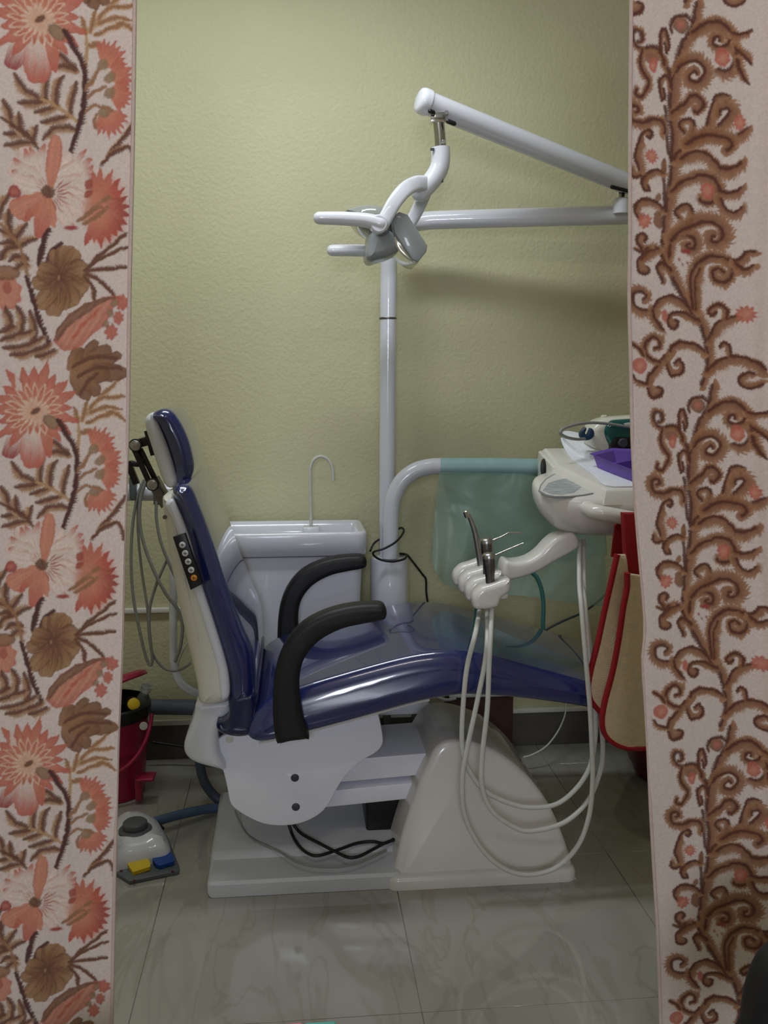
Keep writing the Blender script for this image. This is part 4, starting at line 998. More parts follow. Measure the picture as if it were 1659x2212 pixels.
def field(P, pad):
    """nearest point on a drawn line for every cell around it: distance, side, length along"""
    S, t = resample(P)
    x0, y0 = np.floor(S.min(0) - pad).astype(int); x1, y1 = np.ceil(S.max(0) + pad).astype(int)
    X, Y = np.meshgrid(np.arange(x0, x1), np.arange(y0, y1))
    D = np.full(X.shape, 1e9, np.float32); I = np.zeros(X.shape, np.int32)
    for i in range(len(S)):
        d = (X - S[i, 0]) ** 2 + (Y - S[i, 1]) ** 2
        m = d < D; D[m] = d[m]; I[m] = i
    T = np.gradient(S, axis=0); T /= np.maximum(np.hypot(T[:, 0], T[:, 1]), 1e-6)[:, None]
    side = T[I, 0] * (Y - S[I, 1]) - T[I, 1] * (X - S[I, 0])      # > 0 : right of travel (y down)
    return x0, x1, y0, y1, np.sqrt(D), np.sign(side), t[I], t[-1]
def ss(a, b, x): t = np.clip((x - a) / (b - a + 1e-9), 0, 1); return t * t * (3 - 2 * t)
DARK, MID, LITE, TAN = srgb(94, 50, 37), srgb(148, 97, 64), srgb(182, 136, 100), srgb(194, 152, 110)
RED, ORANGE, PALE, DEEP = srgb(198, 106, 86), srgb(212, 138, 110), srgb(232, 212, 198), srgb(164, 66, 60)
PLUM = srgb(88, 52, 48)
def frond(C, P, wr, wl, saw=6.0, spine=3.0, mid=MID, lite=LITE, dark=DARK, taper=(0.75, 0.7)):
    """dark spine with a furry band to its right (wr) and left (wl)"""
    w = max(wr, wl) + 6
    x0, x1, y0, y1, D, sd, t, L = field(P, w * 1.5 + 8)
    rng = C.rng
    nz = rng.random(int(L / 2.2) + 4); hair = np.interp(t, np.arange(len(nz)) * 2.2, nz)
    ph = np.interp(t, np.arange(len(nz)) * 2.2, np.cumsum(nz - .5) * .25)
    sawv = np.abs(((t / saw + ph + D * 0.06) % 1.0) - 0.5) * 2
    tp = taper[0] + (1 - taper[0]) * ss(0, .25 * L, t); tp = tp * (taper[1] + (1 - taper[1]) * ss(L, .75 * L, t))
    for s_, ww in ((1, wr), (-1, wl)):
        if ww <= 0: continue
        lim = ww * tp * (0.74 + 0.42 * sawv + 0.22 * (hair - .5))
        m = (sd == s_) * (1 - ss(lim - 4.0, lim + 1.5, D)) * (0.95)
        f = np.clip(D / (ww * tp + 1e-6), 0, 1)[..., None]
        g = np.clip(f / .30, 0, 1)
        col = dark * (1 - g) * .5 + mid * (1 - .5 * (1 - g))
        col = np.where(f > .30, mid * (1 - (f - .3) / .7 * .8) + lite * (f - .3) / .7 * .8, col)
        col = col * (0.90 + 0.20 * hair[..., None])
        C.paint(x0, x1, y0, y1, m.astype(np.float32), col.astype(np.float32))
    sp = spine * (0.6 + .4 * tp)
    lim = sp * (0.65 + 1.2 * sawv * (sd != (1 if wr >= wl else -1)))
    m = (1 - ss(lim - 1.2, lim + 3.4, D)) * .92
    C.paint(x0, x1, y0, y1, m.astype(np.float32), dark)
def petal(C, b, t, w, c0, c1, edge=None, point=.6, a=.95, streak=.5, back=.06):
    """one petal from b to t : colour runs from c0 to c1 with fine streaks along it"""
    b = np.array(b, float); t = np.array(t, float); ax = t - b; L = np.hypot(*ax); ax /= L
    lo = np.minimum(b, t) - w - 4; hi = np.maximum(b, t) + w + 4
    x0, y0 = np.floor(lo).astype(int); x1, y1 = np.ceil(hi).astype(int)
    X, Y = np.meshgrid(np.arange(x0, x1), np.arange(y0, y1))
    s = ((X - b[0]) * ax[0] + (Y - b[1]) * ax[1]) / L; v = (-(X - b[0]) * ax[1] + (Y - b[1]) * ax[0])
    sc = np.clip(s, 0.0, 1.0)
    wid = w * (sc + .03) ** .55 * (1.0001 - sc) ** point * 1.75
    k = C.rng.random(64); q = v / np.maximum(wid, 1)
    st = np.interp((q * .5 + .5) * 24 + C.rng.random() * 30, np.arange(64), k)
    m = ss(0, 2.6, wid - np.abs(v)) * (s > -back) * (s < 1) * a
    f = np.clip(ss(.1, 1.0, s + streak * .5 * (st - .5)), 0, 1)[..., None]
    cc = c0 * (1 - f) + c1 * f
    if edge is not None:
        e = (ss(.55, 1.0, np.abs(q)) * ss(.15, .6, s) * .75)[..., None]; cc = cc * (1 - e) + edge * e
    cc = cc * (.90 + .2 * st[..., None])
    C.paint(x0, x1, y0, y1, m.astype(np.float32), cc.astype(np.float32))
def blob(C, cx, cy, rx, ry, rot, col, edge=None, teeth=0, depth=.15, soft=3.0, a=.92, center=None, phase=0., rays=0):
    R = max(rx, ry) * 1.35 + 4
    x0, x1, y0, y1 = int(cx - R), int(cx + R), int(cy - R), int(cy + R)
    X, Y = np.meshgrid(np.arange(x0, x1), np.arange(y0, y1)); dx, dy = X - cx, Y - cy
    c, s = math.cos(rot), math.sin(rot); u, v = (dx * c + dy * s) / rx, (-dx * s + dy * c) / ry
    r = np.hypot(u, v); th = np.arctan2(v, u)
    lim = 1.0
    if teeth: lim = 1 - depth * np.abs(((th / (2 * math.pi) * teeth + phase) % 1) - .5) * 2
    m = (1 - ss(lim - soft / min(rx, ry), lim + .5 * soft / min(rx, ry), r)) * a
    k = np.zeros_like(r)[..., None]
    cc = np.broadcast_to(col, r.shape + (3,)).astype(np.float32)
    nz = np.sin(th * (rays or 17) + 3 * np.sin(th * 5)) * .5 + .5
    if center is not None:
        f = ss(.75, .05, r)[..., None]; cc = cc * (1 - f) + center * f
    if edge is not None:
        f = (ss(.62, 1.0, r + .12 * (nz - .5)) * .9)[..., None]; cc = cc * (1 - f) + edge * f
    cc = cc * (0.90 + .16 * nz[..., None])
    C.paint(x0, x1, y0, y1, m.astype(np.float32), cc.astype(np.float32))
def polyfill(C, P, col, edge=None, soft=3., a=.92, grad=None):
    P = np.array(P, float); x0, y0 = np.floor(P.min(0) - 5).astype(int); x1, y1 = np.ceil(P.max(0) + 5).astype(int)
    X, Y = np.meshgrid(np.arange(x0, x1), np.arange(y0, y1)); ins = np.zeros(X.shape, bool)
    n = len(P)
    for i in range(n):
        (ax, ay), (bx, by) = P[i], P[(i + 1) % n]
        if ay == by: continue
        hit = ((ay > Y) != (by > Y)) & (X < (bx - ax) * (Y - ay) / (by - ay) + ax); ins ^= hit
    S, _ = resample(np.vstack([P, P[:1]]), 2.0); D = np.full(X.shape, 1e9)
    for q in S: D = np.minimum(D, (X - q[0]) ** 2 + (Y - q[1]) ** 2)
    D = np.sqrt(D); sg = np.where(ins, D, -D); m = ss(-1, soft, sg) * a
    cc = np.broadcast_to(col, X.shape + (3,)).astype(np.float32)
    if grad is not None:
        f = ss(0, 1, (X - x0) / (x1 - x0) * .6 + (Y - y0) / (y1 - y0) * .4)[..., None]; cc = cc * (1 - f) + grad * f
    if edge is not None:
        f = ss(22, 0, D)[..., None] * .8; cc = cc * (1 - f) + edge * f
    cc = cc * (.93 + .1 * np.sin(X * .35 + Y * .22)[..., None])
    C.paint(x0, x1, y0, y1, m.astype(np.float32), cc.astype(np.float32))

# ---- scroll print (right curtain).  Points are measured in three views of the photograph.
_q = [U(1611, 679, YC), U(1644, 1430, YC), U(1596, 262, YC), U(1651, 1770, YC)]
SHR = ((_q[1].x - _q[0].x) / (_q[0].z - _q[1].z) + (_q[3].x - _q[2].x) / (_q[2].z - _q[3].z)) / 2   # the cloth leans: sideways drift per unit of height
def uR(px, py):
    p = U(px, py, YC); ref = U(1364, 0, YC)
    return p.x - ref.x - SHR * (ref.z - p.z), p.z
SC = Cloth(-0.06, 0.215, U(1364, 56, YC).z, 0.5179)
VIEWS = {'A': (1340, 0, 5.2), 'B': (1340, 220, 5.2), 'C': (1340, 460, 5.2), 'D': (1340, 560, 4.423)}
def vp(v, x, y):
    ox, oy, s = VIEWS[v]; u, z = uR(ox + x / s, oy + y / s); return SC.cell(u, z)
def vs(v): return (0.65 / VIEWS[v][2]) * 0.001 / CR          # cells per view unit
def fr(v, pts, wr, wl, **k):
    P = smooth2([vp(v, x, y) for x, y in pts]); frond(SC, P, (wr * 1.2 + (9 if wr + wl > 0 else 0)) * vs(v), (wl * 1.15 + (11 if wr + wl > 0 else 0)) * vs(v), **k)
LATER = []
def bl(v, cx, cy, rx, ry, col, **k):
    if col is RED: LATER.append((v, cx, cy, rx, ry, k)); return
    x, y = vp(v, cx, cy); blob(SC, x, y, rx * vs(v), ry * vs(v), k.pop('rot', 0.), col, **k)
# main stem
fr('A', [(872, 20), (850, 110), (810, 290), (720, 440), (660, 600), (620, 780), (590, 960), (575, 1150), (590, 1344), (610, 1544), (600, 1764), (590, 1944), (550, 2244), (520, 2444), (505, 2600), (500, 2700)], 0, 110, spine=4.5)
fr('C', [(500, 300), (520, 470), (540, 540), (600, 680), (680, 850), (760, 980), (850, 1100), (920, 1230), (980, 1390), (1005, 1560), (1010, 1720), (985, 1830), (945, 1920)], 0, 85, spine=5)
fr('B', [(520, 40), (540, 300), (560, 500), (590, 660)], 0, 0, spine=4); fr('B', [(510, 640), (505, 800), (515, 1000), (515, 1180)], 0, 0, spine=4)
# first big leaf with curl and bud
fr('A', [(1280, 600), (1265, 720), (1200, 785), (1110, 770)], 0, 95)
bl('A', 1150, 640, 82, 105, RED, center=ORANGE, teeth=8, depth=.1)
fr('A', [(820, 350), (900, 290), (1000, 245), (1100, 240), (1180, 280), (1240, 360), (1280, 480), (1295, 600)], 100, 55)
fr('A', [(1240, 360), (1235, 450), (1180, 512), (1110, 525), (1060, 480), (1065, 420), (1110, 400), (1130, 440)], 20, 62)
fr('A', [(1260, 370), (1340, 390), (1440, 360)], 50, 15, taper=(.9, .4)); fr('A', [(1285, 540), (1370, 640), (1450, 740)], 15, 55, taper=(.9, .3)); fr('A', [(1300, 680), (1345, 840), (1420, 955)], 35, 35, taper=(.9, .3))
fr('A', [(640, 790), (700, 710), (780, 680), (870, 670), (940, 720), (960, 800), (930, 880), (870, 910), (800, 870), (800, 810), (850, 780), (880, 825)], 22, 85)
bl('A', 690, 255, 100, 100, MID, center=RED, edge=DARK, teeth=22, depth=.12)
fr('A', [(820, 240), (780, 170), (700, 145), (620, 180), (580, 270), (600, 350)], 0, 20, spine=3.2)
# left side of the first stage
bl('A', 370, 610, 110, 95, MID, teeth=16, depth=.1); bl('A', 390, 715, 55, 85, RED, center=ORANGE)
fr('A', [(590, 960), (560, 780), (500, 620), (440, 530), (350, 510), (270, 530), (200, 500), (150, 420), (160, 340), (210, 320), (255, 370), (250, 440), (215, 450)], 0, 45, spine=4)
fr('A', [(260, 540), (240, 640), (250, 740), (300, 840), (340, 900), (310, 1000), (240, 1060), (185, 1040), (195, 980)], 40, 45)
fr('A', [(520, 700), (470, 560), (460, 420), (490, 310), (530, 340), (560, 450), (545, 560), (510, 480)], 45, 12)
fr('A', [(585, 960), (560, 870), (510, 830), (460, 880), (460, 980), (490, 1100), (520, 1080), (500, 980)], 12, 45)
# second stage, left
fr('B', [(520, 330), (510, 240), (470, 180), (400, 180), (300, 200), (210, 215), (150, 180), (120, 90), (140, 30), (190, 20), (225, 70), (190, 100)], 40, 70)
fr('B', [(270, 850), (230, 740), (190, 640), (190, 540), (230, 420), (290, 310), (340, 290), (380, 340), (360, 390), (330, 370)], 85, 15)
bl('B', 370, 590, 82, 85, RED, center=ORANGE, teeth=11, depth=.3)
fr('B', [(500, 760), (420, 750), (340, 780), (280, 840), (260, 910), (290, 970), (340, 975), (330, 930)], 15, 75)
fr('B', [(130, 740), (130, 800), (180, 830), (250, 820)], 20, 70)
bl('B', 450, 1050, 45, 50, MID, edge=DARK, teeth=9); bl('B', 510, 700, 42, 80, MID, edge=DARK)
fr('B', [(500, 1180), (430, 1110), (340, 1080), (250, 1090), (190, 1150), (180, 1220), (220, 1285)], 15, 75)
bl('B', 295, 1320, 95, 85, RED, center=ORANGE, teeth=9, depth=.3)
bl('B', 450, 1310, 62, 105, MID, edge=DARK, teeth=14, depth=.12)
# second stage, right : the fan
fr('B', [(620, 620), (680, 540), (760, 450), (870, 380), (960, 290), (1000, 180), (1040, 40), (1070, -64), (1140, -94), (1220, -74), (1235, -30), (1180, -10)], 85, 10)
fr('B', [(600, 110), (680, 50), (740, 10), (820, -80), (900, -70), (950, 0), (930, 60), (880, 100), (850, 80)], 85, 45)
fr('B', [(740, 430), (830, 340), (860, 260), (830, 190), (770, 170), (710, 200), (700, 270), (740, 330)], 10, 60)
bl('B', 1325, 235, 70, 95, RED, center=ORANGE, teeth=10, depth=.25)
fr('B', [(870, 380), (980, 320), (1100, 260), (1190, 180), (1235, 110), (1200, 60), (1140, 80), (1130, 130)], 95, 10)
fr('B', [(1200, 410), (1300, 370), (1400, 305)], 90, 0)
fr('B', [(760, 450), (900, 380), (1020, 360), (1130, 380), (1220, 420), (1245, 490), (1200, 545)], 85, 85)
fr('B', [(690, 620), (800, 560), (900, 540), (1000, 560), (1070, 640), (1140, 720), (1230, 750), (1310, 720), (1340, 680)], 100, 30)
bl('B', 1000, 980, 85, 105, RED, center=ORANGE, teeth=9, depth=.15)
fr('B', [(600, 990), (680, 910), (780, 850), (900, 820), (1010, 820), (1090, 880), (1120, 960), (1100, 1050), (1040, 1110), (950, 1110), (920, 1080)], 70, 60)
fr('B', [(1120, 980), (1200, 1010), (1290, 1000), (1345, 955)], 75, 15); fr('B', [(1140, 1080), (1200, 1190), (1270, 1230), (1335, 1225), (1350, 1185)], 75, 10)
# third stage
fr('C', [(800, 120), (845, 40), (840, -30), (800, -100), (740, -110), (670, -70), (650, 0), (690, 50)], 10, 65)
fr('C', [(540, 540), (580, 420), (610, 300), (680, 240), (780, 220), (850, 260), (880, 330), (850, 390), (790, 390), (770, 350), (800, 330)], 70, 75)
bl('C', 770, 425, 60, 28, DEEP)
for q in ((690, 510), (725, 565), (790, 545)): bl('C', q[0], q[1], 15, 24, DEEP, rot=-.5)
fr('C', [(610, 300), (700, 200), (830, 130), (960, 90), (1080, 100), (1150, 160), (1170, 250), (1130, 310), (1060, 310), (1045, 250), (1085, 245)], 45, 110)
fr('C', [(850, 1060), (830, 900), (830, 720), (880, 580), (970, 500), (1090, 480), (1200, 520), (1262, 590), (1262, 690), (1180, 770), (1090, 730), (1070, 650), (1130, 620), (1180, 665)], 70, 60)
fr('C', [(880, 1080), (870, 900), (880, 740), (930, 610)], 70, 0, spine=1.5)
fr('C', [(1200, 512), (1310, 530), (1370, 480), (1400, 430), (1480, 440)], 75, 15); fr('C', [(1300, 560), (1380, 630), (1460, 600)], 70, 20)
fr('C', [(540, 560), (490, 450), (420, 370), (330, 390), (260, 420), (180, 400)], 40, 10)
fr('C', [(330, 390), (230, 500), (205, 600), (250, 665), (310, 670), (340, 620), (320, 590)], 10, 95); fr('C', [(440, 390), (340, 420), (260, 510)], 0, 80, spine=1.5)
fr('C', [(260, 390), (210, 320), (220, 240), (280, 220), (320, 270), (290, 310)], 60, 15)
fr('C', [(600, 640), (540, 580), (480, 550), (440, 600), (470, 690), (500, 770)], 10, 60)
bl('C', 530, 1150, 38, 80, RED)
fr('C', [(850, 1130), (760, 1010), (650, 940), (550, 920), (460, 970), (400, 1050), (385, 1085), (280, 1085), (190, 1050), (150, 980), (170, 890), (240, 870), (305, 920), (280, 970)], 10, 80)
fr('C', [(390, 1080), (400, 1160), (450, 1230), (510, 1300)], 70, 30)
fr('C', [(880, 1190), (780, 1130), (680, 1110), (600, 1130), (575, 1200), (590, 1270), (640, 1290), (685, 1230), (650, 1200)], 20, 80)
fr('C', [(1020, 1400), (1100, 1260), (1200, 1180), (1310, 1160)], 95, 10); bl('C', 1400, 1140, 115, 110, RED, center=ORANGE, teeth=11, depth=.32)
fr('C', [(1215, 1180), (1220, 1090), (1160, 1030), (1080, 1030), (1025, 1090), (1060, 1140), (1100, 1110)], 30, 70)
# fourth stage (joins the top of the next repeat)
fr('D', [(830, 880), (760, 820), (640, 790), (530, 820), (480, 920), (470, 1040), (520, 1100), (600, 1090), (630, 1020), (590, 960), (550, 995)], 20, 62)
fr('D', [(450, 920), (380, 1010), (300, 1090), (270, 1200), (310, 1310), (380, 1310), (420, 1250), (380, 1220)], 20, 65)
fr('D', [(400, 985), (330, 960), (260, 900), (250, 810), (310, 740), (390, 760), (395, 830), (350, 850)], 30, 40)
bl('D', 195, 1015, 75, 75, RED, center=ORANGE); fr('D', [(120, 800), (200, 860), (240, 915)], 30, 30); fr('D', [(130, 1110), (180, 1170), (265, 1190)], 40, 10)
fr('D', [(850, 1060), (950, 980), (1060, 930), (1180, 940), (1280, 990), (1330, 1055)], 85, 20); fr('D', [(1075, 920), (1060, 830), (1010, 790), (980, 830)], 15, 45)
fr('D', [(1255, 1085), (1200, 1080), (1140, 1140), (1170, 1210), (1250, 1225), (1315, 1190)], 10, 55)

for (v, cx, cy, rx, ry, k) in LATER:
    x, y = vp(v, cx, cy); blob(SC, x, y, rx * vs(v) * 1.05, ry * vs(v) * 1.05, k.pop('rot', 0.), RED, **k)

# ---- floral print (left curtain)
_q = [U(100, 408, YC), U(75, 1948, YC)]
SHL = (_q[1].x - _q[0].x) / (_q[0].z - _q[1].z)
REP_L = (_q[0].z - _q[1].z) / 2
def uL(px, py):
    p = U(px, py, YC); ref = U(292, 0, YC)
    return p.x - ref.x - SHL * (ref.z - p.z), p.z
FL = Cloth(-0.205, 0.06, U(292, 60, YC).z, REP_L)
VIEWL = {'1': (0, 0, 4.609), '2': (0, 280, 4.425), '3': (0, 760, 4.609)}
def vq(v, x, y):
    ox, oy, s = VIEWL[v]; u, z = uL(ox + x / s, oy + y / s); return FL.cell(u, z)
def ws(v): return (0.65 / VIEWL[v][2]) * 0.001 / CR
def ff(v, pts, wr, wl, **k):
    frond(FL, smooth2([vq(v, x, y) for x, y in pts]), wr * ws(v), wl * ws(v), **k)
def fb(v, cx, cy, rx, ry, col, **k):
    x, y = vq(v, cx, cy); blob(FL, x, y, rx * ws(v), ry * ws(v), k.pop('rot', 0.), col, **k)
def fp(v, pts, col, **k): polyfill(FL, [vq(v, x, y) for x, y in pts], col, **k)
BR, BRD, CAL = srgb(162, 116, 82), srgb(112, 72, 56), srgb(160, 130, 100)
# ferns left of the big stem
for q in ([(110, 1110), (200, 1230), (350, 1300)], [(420, 1060), (390, 1140), (380, 1290)], [(540, 1090), (490, 1200), (480, 1340)], [(665, 1140), (640, 1250), (620, 1400)], [(140, 1350), (280, 1340), (370, 1310)],
          [(290, 1425), (400, 1390), (485, 1350)], [(350, 1505), (480, 1470), (600, 1430)], [(360, 1660), (450, 1570), (560, 1540), (650, 1560)], [(5, 1350), (60, 1450), (90, 1560)], [(20, 1640), (130, 1620), (220, 1610)],
          [(20, 1745), (150, 1700), (260, 1690)], [(140, 1440), (160, 1590)], [(295, 1550), (260, 1650)], [(450, 870), (560, 930), (660, 1010)], [(460, 1000), (560, 1000), (660, 1030)]):
    ff('3', q, 64, 8, mid=BR, lite=srgb(206, 172, 138), dark=BRD, spine=4.5, taper=(.35, .8), saw=5)
ff('3', [(0, 1500), (90, 1560), (200, 1620), (330, 1760)], 0, 6, dark=BRD, spine=3.5); ff('3', [(350, 1300), (480, 1350), (600, 1430), (690, 1480)], 0, 14, dark=TAN, spine=4)
# tan plume right of the stem
ff('3', [(745, 1150), (770, 900), (770, 720)], 18, 18, mid=BR, lite=TAN, dark=TAN, spine=3)
for q in ([(770, 690), (860, 600), (960, 480), (1080, 370), (1200, 260)], [(960, 480), (1080, 455), (1230, 450)], [(880, 610), (1020, 560), (1200, 570)], [(850, 710), (1000, 640), (1130, 610), (1250, 690)], [(800, 690), (830, 590), (850, 480)], [(760, 700), (740, 620), (730, 560)], [(800, 800), (880, 800), (900, 860)]):
    ff('3', q, 34, 34, mid=TAN, lite=srgb(214, 180, 146), dark=BR, spine=3, saw=7, taper=(.9, .35))
# brown leaf above
pl_ = lambda bx, by, tx, ty, w: petal(FL, vq('3', bx, by), vq('3', tx, ty), w * ws('3'), BR, srgb(132, 92, 62), edge=BRD, point=.5, streak=1.)
for q in ((700, 180, 960, -110, 90), (760, 160, 1100, -60, 90), (800, 160, 1210, 20, 80), (760, 180, 1290, 215, 110), (780, 200, 1090, 230, 110), (720, 120, 860, 480, 120), (800, 220, 980, 430, 90), (660, 170, 800, -60, 80)): pl_(*q)
for q in ([(700, 150), (900, 60), (1150, 60)], [(760, 250), (950, 160), (1200, 170)], [(790, 420), (860, 300), (960, 210)]): ff('3', q, 10, 10, dark=BRD, mid=BR, lite=BR, spine=4)
# big chrysanthemum
def pt(v, bx, by, tx, ty, w, c0, c1, **k): petal(FL, vq(v, bx, by), vq(v, tx, ty), w * ws(v), c0, c1, **k)
ROSE = srgb(214, 142, 112)
pt('3', 200, 760, 60, 1060, 90, PALE, DEEP, point=.35); pt('3', 330, 700, 300, 1160, 135, PALE, RED, edge=RED, point=.35); pt('3', 420, 700, 470, 1060, 70, ORANGE, RED, edge=RED)
for k in range(17):
    a = math.radians(128 + k * 17.5); L = 430 + 50 * math.sin(k * 2.3)
    pt('3', 330 + 90 * math.cos(a), 580 + 90 * math.sin(a), 330 + L * math.cos(a), 580 + L * 1.12 * math.sin(a), 80, ORANGE, RED, edge=srgb(178, 74, 60), point=.8)
pt('3', 240, 560, 130, 190, 34, PALE, PALE, a=.8)
for k in range(19):
    a = math.radians(k * 19 + 6)
    pt('3', 320 + 60 * math.cos(a), 590 + 60 * math.sin(a), 320 + 300 * math.cos(a), 580 + 285 * math.sin(a), 40, srgb(226, 184, 158), srgb(230, 196, 172), a=.85)
    pt('3', 320 + 80 * math.cos(a), 590 + 80 * math.sin(a), 320 + 262 * math.cos(a), 580 + 250 * math.sin(a), 28, ORANGE, RED)
for k in range(17):
    a = math.radians(k * 21.2)
    pt('3', 320 + 20 * math.cos(a), 595 + 15 * math.sin(a), 320 + 170 * math.cos(a), 595 + 150 * math.sin(a), 30, srgb(220, 170, 140), srgb(232, 200, 176), edge=ORANGE)
fb('3', 330, 590, 62, 34, BRD, edge=BR, rot=-.5); fb('3', 490, 700, 95, 62, CAL, edge=BRD, rot=.7)
# bristly plum stem
ff('3', [(560, 690), (640, 830), (720, 950), (745, 1100), (740, 1280), (700, 1500), (595, 1790)], 26, 26, mid=PLUM, lite=PLUM, dark=PLUM, spine=6, saw=6, taper=(1, .8))
# carnations
for (bx, by, tx, ty, n_) in ((930, 970, 1085, 760, 8), (1000, 1085, 1225, 1010, 8), (1000, 1225, 1225, 1250, 8), (960, 1390, 1050, 1630, 9)):
    a0 = math.atan2(ty - by, tx - bx); L = math.hypot(tx - bx, ty - by)
    for k in sorted(range(n_), key=lambda i: -abs(i - (n_ - 1) / 2)):
        a = a0 + (k - (n_ - 1) / 2) * .26; LL = L * (1 - .03 * abs(k - (n_ - 1) / 2)) * (1.02 if k % 2 else .94)
        pt('3', bx, by, bx + LL * math.cos(a), by + LL * math.sin(a), 46, ORANGE, RED, edge=srgb(186, 80, 66), point=.75)
for (x, y) in ((920, 975), (985, 1085), (985, 1225), (935, 1390)): fb('3', x, y, 62, 48, CAL, edge=BR, rot=-.7)
for q in ([(760, 1200), (830, 1100), (890, 1010)], [(775, 1270), (860, 1200), (950, 1170)], [(760, 1400), (850, 1330), (1000, 1385)], [(870, 1410), (840, 1470), (850, 1540)]): ff('3', q, 14, 14, mid=TAN, lite=TAN, dark=BR, spine=3)
ff('3', [(1235, 1440), (1130, 1600), (1000, 1760), (915, 1850)], 34, 14, mid=BR, lite=TAN, dark=BRD, spine=5, taper=(.4, .7)); ff('3', [(920, 1840), (1050, 1740), (1150, 1700), (1210, 1760), (1230, 1860)], 16, 30, mid=BR, lite=TAN, dark=BRD, spine=4)
# ferns left of the middle flower
for q in ([(90, 620), (30, 720), (5, 850)], [(90, 770), (90, 900), (130, 1000)], [(235, 895), (175, 990), (150, 1075)], [(0, 960), (90, 990), (160, 1070)], [(10, 1080), (100, 1075), (180, 1110)], [(330, 1030), (240, 1060), (190, 1110)], [(5, 1240), (60, 1145), (160, 1115)], [(90, 1250), (150, 1210), (240, 1220)], [(130, 1330), (180, 1285), (240, 1280)]):
    ff('2', q, 62, 8, mid=BR, lite=srgb(206, 172, 138), dark=BRD, spine=4.5, taper=(.4, .7), saw=5)
ff('2', [(0, 900), (160, 1080), (210, 1250), (250, 1380)], 8, 8, dark=BR, mid=TAN, lite=TAN, spine=3)
# pale flower with dark heart
for (tx, ty, w) in ((190, 160, 105), (90, 330, 100), (110, 470, 85), (400, 130, 60), (660, 200, 90), (800, 300, 110), (850, 480, 110), (840, 650, 90), (800, 780, 90), (660, 900, 80)):
    pt('2', 440, 580, tx, ty, w, PALE, srgb(234, 208, 194), edge=srgb(222, 168, 146), point=.38, streak=.4)
for (bx, by, tx, ty) in ((260, 330, 225, 160), (330, 300, 270, 150), (200, 370, 130, 270), (180, 430, 105, 380), (370, 300, 410, 110), (700, 330, 815, 160), (740, 380, 870, 250), (760, 430, 885, 330), (770, 470, 890, 400), (620, 860, 700, 930), (780, 560, 880, 560)):
    pt('2', bx, by, tx, ty, 40, PALE, RED, streak=.9)
pt('2', 460, 560, 530, 45, 68, ORANGE, ORANGE, edge=RED, point=.28); pt('2', 420, 620, 110, 800, 105, ORANGE, ORANGE, edge=RED, point=.3); pt('2', 430, 640, 200, 880, 60, ORANGE, RED); pt('2', 450, 630, 350, 1030, 80, ORANGE, RED, point=.4); pt('2', 460, 630, 500, 940, 55, ORANGE, ORANGE, edge=RED)
fb('2', 135, 590, 50, 58, DEEP, center=RED)
for k in range(9):
    a = math.radians(-40 + k * 14); pt('2', 460 + 60 * math.cos(a), 590 + 60 * math.sin(a), 460 + (190 + 60 * (k % 2)) * math.cos(a), 590 + (190 + 60 * (k % 2)) * math.sin(a), 15, DEEP, RED, a=.8)
for k in range(8):
    a = math.radians(200 + k * 16); pt('2', 440 + 50 * math.cos(a), 570 + 50 * math.sin(a), 440 + 150 * math.cos(a), 570 + 150 * math.sin(a), 12, RED, ORANGE, a=.7)
fb('2', 440, 580, 72, 66, BRD, edge=BR, teeth=12); fb('2', 660, 925, 75, 26, DEEP)
# jagged orange flower
fb('2', 990, 760, 200, 300, ORANGE, soft=20)
for (tx, ty, e) in ((870, 360, 0), (950, 335, 0), (1065, 350, 0), (1145, 440, 1), (1190, 525, 1), (1225, 620, 2), (1250, 720, 2), (1250, 810, 2), (1225, 900, 2), (1180, 975, 2), (1120, 1020, 1), (1050, 1080, 1), (950, 1130, 1), (790, 1120, 1), (880, 1080, 0)):
    pt('2', 930, 760, tx, ty, 72, ORANGE, (RED, srgb(186, 76, 62), DEEP)[e], point=.85, edge=(None, RED, DEEP)[e])
for q in ([(740, 860), (860, 770), (960, 680), (1040, 640)], [(790, 880), (900, 830), (1020, 740)]): ff('2', q, 24, 24, mid=BR, lite=ORANGE, dark=BR, spine=4)
for k in range(7): pt('2', 880 + 12 * k, 780 - 10 * k, 950 + 14 * k, 640 + 22 * k, 18, BR, ORANGE, a=.7)
for q in ((835, 500), (830, 600)): fb('2', q[0], q[1], 34, 50, srgb(172, 84, 66), rot=.5)
# plum twig, brown flower and its blades
ff('2', [(440, 950), (390, 1080), (340, 1280)], 24, 24, mid=PLUM, lite=PLUM, dark=PLUM, spine=6, saw=7); ff('2', [(560, 1075), (460, 1160), (415, 1270)], 18, 18, mid=PLUM, lite=PLUM, dark=PLUM, spine=5, saw=7)
fb('2', 560, 1410, 190, 190, BR, soft=30)
for (tx, ty, w) in ((500, 1130, 75), (620, 1090, 95), (720, 1140, 80), (830, 1330, 120), (800, 1560, 105), (700, 1680, 85), (590, 1720, 80), (480, 1780, 90), (340, 1700, 85), (290, 1470, 80), (340, 1320, 95)):
    pt('2', 560, 1400, tx, ty, w, srgb(124, 80, 62), srgb(166, 124, 84), edge=srgb(120, 80, 56), point=.3, streak=1.0)
for k in range(16):
    a = math.radians(k * 22.5 + 8); pt('2', 560, 1400, 560 + (120 + 60 * (k % 3)) * math.cos(a), 1400 + (120 + 60 * (k % 3)) * math.sin(a), 16, BRD, BR, a=.8)
fb('2', 545, 1405, 14, 20, TAN)
for q in ([(800, 1330), (950, 1180), (1190, 1000)], [(820, 1310), (980, 1210), (1210, 1120)], [(800, 1340), (1000, 1330), (1190, 1310)], [(810, 1370), (960, 1450), (1080, 1590)], [(790, 1390), (860, 1500), (880, 1610)]): ff('2', q, 24, 24, mid=BR, lite=TAN, dark=BRD, spine=4, taper=(.5, .8), saw=5)
